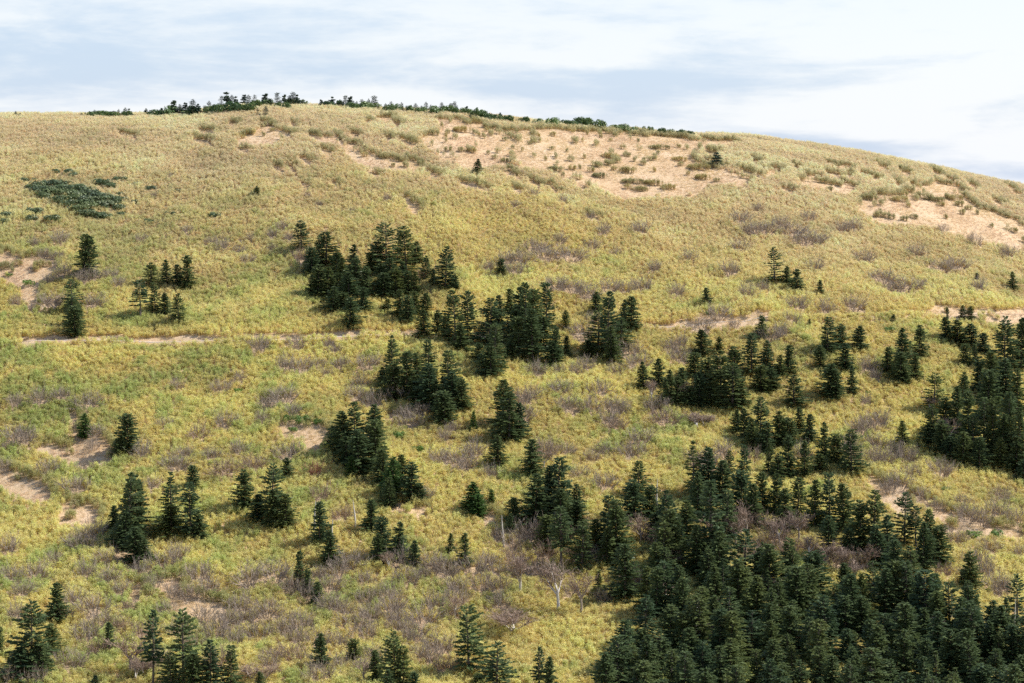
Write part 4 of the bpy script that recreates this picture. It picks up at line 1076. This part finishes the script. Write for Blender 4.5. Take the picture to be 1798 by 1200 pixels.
MARKS += [(830, 235, 'the sandy slope top corner'), (1000, 240, 'the sandy slope upper rim'), (1040, 300, 'the sandy slope lower middle'), (1130, 325, 'the sandy slope lowest tip'), (1180, 265, 'the sandy slope sunny end'), (800, 270, 'the sandy slope shaded end'), (1240, 300, 'the lone flat-topped pine')]
say(items, 'bamboo clump', 'bamboo clumps on open ground')

# ------------------------------------------------------------------ leafless trees and dead stems: (x, top, foot, width, build)
BT = [(913,950,1048,72,'w','pale-stemmed leafless birch, most uphill of three above the lowest bamboo'),(980,955,1080,84,'w','tallest pale-stemmed leafless birch, its crown widest of three'),(1020,985,1083,62,'g','dark curved-stemmed leafless tree beside the tallest pale birch'),
(900,1050,1112,92,'m','low many-stemmed leafless tree with white stems in the lowest bamboo'),(242,1130,1196,56,'m','white forked leafless tree at the lowest edge of the bamboo'),(232,1100,1188,76,'g','broad leafless tree between the corner clump and the open clump'),
(683,960,1004,36,'w','small umbrella-shaped leafless tree with a white foot'),(956,780,826,46,'w','pinkish leafless tree between two firs uphill of the outpost group'),(1223,708,752,62,'m','whitish spreading leafless tree below the low wide clump'),
(1635,686,728,62,'w','grey leafless tree under the open fir by the sunny-side wood'),(1660,712,800,40,'w','tall bare grey tree with upswept limbs in the sunny-side wood'),(798,1036,1088,46,'w','thin leafless tree uphill of the two widest firs'),
(1125,895,962,60,'g','brown leafless tree at the shaded edge of the forest'),(1150,905,975,56,'w','leafless tree with pale stems inside the shaded forest edge'),(1290,890,965,56,'g','brown leafless tree in the gap below the forest crest'),(1312,872,950,50,'g','dark leafless tree close under the forest crest'),
(1368,895,962,60,'w','leafless tree with pale limbs in the middle of the forest gap'),(1402,885,955,52,'g','brown leafless tree near the sunny end of the forest gap'),(1328,950,1014,60,'g','rusty leafless tree at the low end of the forest gap'),(1420,925,990,44,'w','two-stemmed white birch in the forest gap'),
(1480,952,1004,56,'g','pinkish brown leafless tree in the second forest gap'),(1522,948,1004,52,'g','brown leafless tree beneath the forest corner'),(1592,1000,1050,44,'g','rust-tinted leafless tree under the forest corner'),(455,1145,1200,64,'m','pinkish leafless tree with white stems at the lowest shrubs'),
(1145,655,710,40,'w','thin leafless tree with a white stem in the low wide clump'),(1200,665,712,40,'g','reddish leafless tree in front of the low wide clump'),(1180,955,1015,54,'g','brown leafless tree below the shaded forest edge'),(94,515,552,44,'g','grey leafless tree between the sandy gully and the ragged firs'),
(640,1150,1205,50,'g','grey leafless tree beside the feathery group'),(1500,975,1030,50,'g','brown leafless tree low in the second forest gap'),
(1265,1030,1090,56,'g','brown leafless tree under the biggest fir of the forest crest'),(1345,1000,1060,54,'g','reddish brown leafless tree among firs below the forest gap'),(1245,1085,1140,50,'g','brown leafless tree beside the bone-white trunk in the forest'),(1560,1020,1080,52,'g','brown leafless tree in the sunny middle of the forest'),
(1170,1010,1066,48,'w','pale leafless tree on the shaded side of the dense forest'),(1410,1095,1150,46,'g','brown leafless tree deep in the middle of the dense forest'),(1650,1080,1135,46,'g','dull red leafless tree near the lowest sunny side of the forest'),(1455,945,1000,50,'g','brown leafless tree between the two forest gaps'),(1250,895,950,46,'g','brown leafless tree below the shaded end of the forest crest')]
for i, (x, a, b, w, k, lab) in enumerate(BT):
    o = place_tree('bare_tree', BARE_T[k][i % len(BARE_T[k])], x, a, b, w, 'tree')
    o['label'] = lab; o['group'] = 'leafless trees'
DT = [(553,880,940,16,'pale dead stem standing in front of a dark fir'),(623,878,930,14,'thin pale dead stem among grey shrubs uphill of the short fir chain'),(1152,842,915,16,'long thin pale dead stem at the shaded forest edge'),(1224,1058,1145,18,'bone-white dead trunk deep in the dense forest'),
(883,905,962,14,'whitish birch stem below the outpost group'),(1734,742,792,14,'reddish dead stem in front of the sunny-side wood'),(1612,950,1000,16,'pale dead stem at the forest corner'),(1582,1000,1035,10,'short pale dead stem in the sunny part of the forest'),(1255,1075,1125,12,'second bone-white dead trunk deep in the dense forest'),(585,912,955,14,'grey dead stem above the lower fir of the pair'),(1668,1040,1095,12,'pale stem under the open fir at the sunny forest edge'),(1781,1050,1110,12,'pale stem under the outermost sunny forest fir')]
for i, (x, a, b, w, lab) in enumerate(DT):
    o = place_tree('dead_tree', DEAD[i % 3], x, a, b, w, 'dead tree')
    o['label'] = lab; o['group'] = 'dead stems'


# ------------------------------------------------------------------ keep the labels short
for o in COL.objects:
    s_ = o.get('label')
    if s_ and len(s_.replace('-', ' ').split()) > 15:
        o['label'] = s_.replace(' counting uphill', ' uphill').replace(', the tallest in the', ', tallest of the').replace(' dense conical', ' conical').replace(' open layered', ' layered').replace(' above the middle of the track', ' above the track').replace(' just above', ' above').replace('dark clump above', 'clump above')

for o in COL.objects:
    if o.get('label') and len(o['label'].split()) > 15:
        print('LONG', o['label'])
from collections import Counter
print(Counter(o.name.split('.')[0] for o in COL.objects if o.parent is None))
dup_ = Counter(o['label'] for o in COL.objects if o.get('label'))
print([k for k, v in dup_.items() if v > 1])
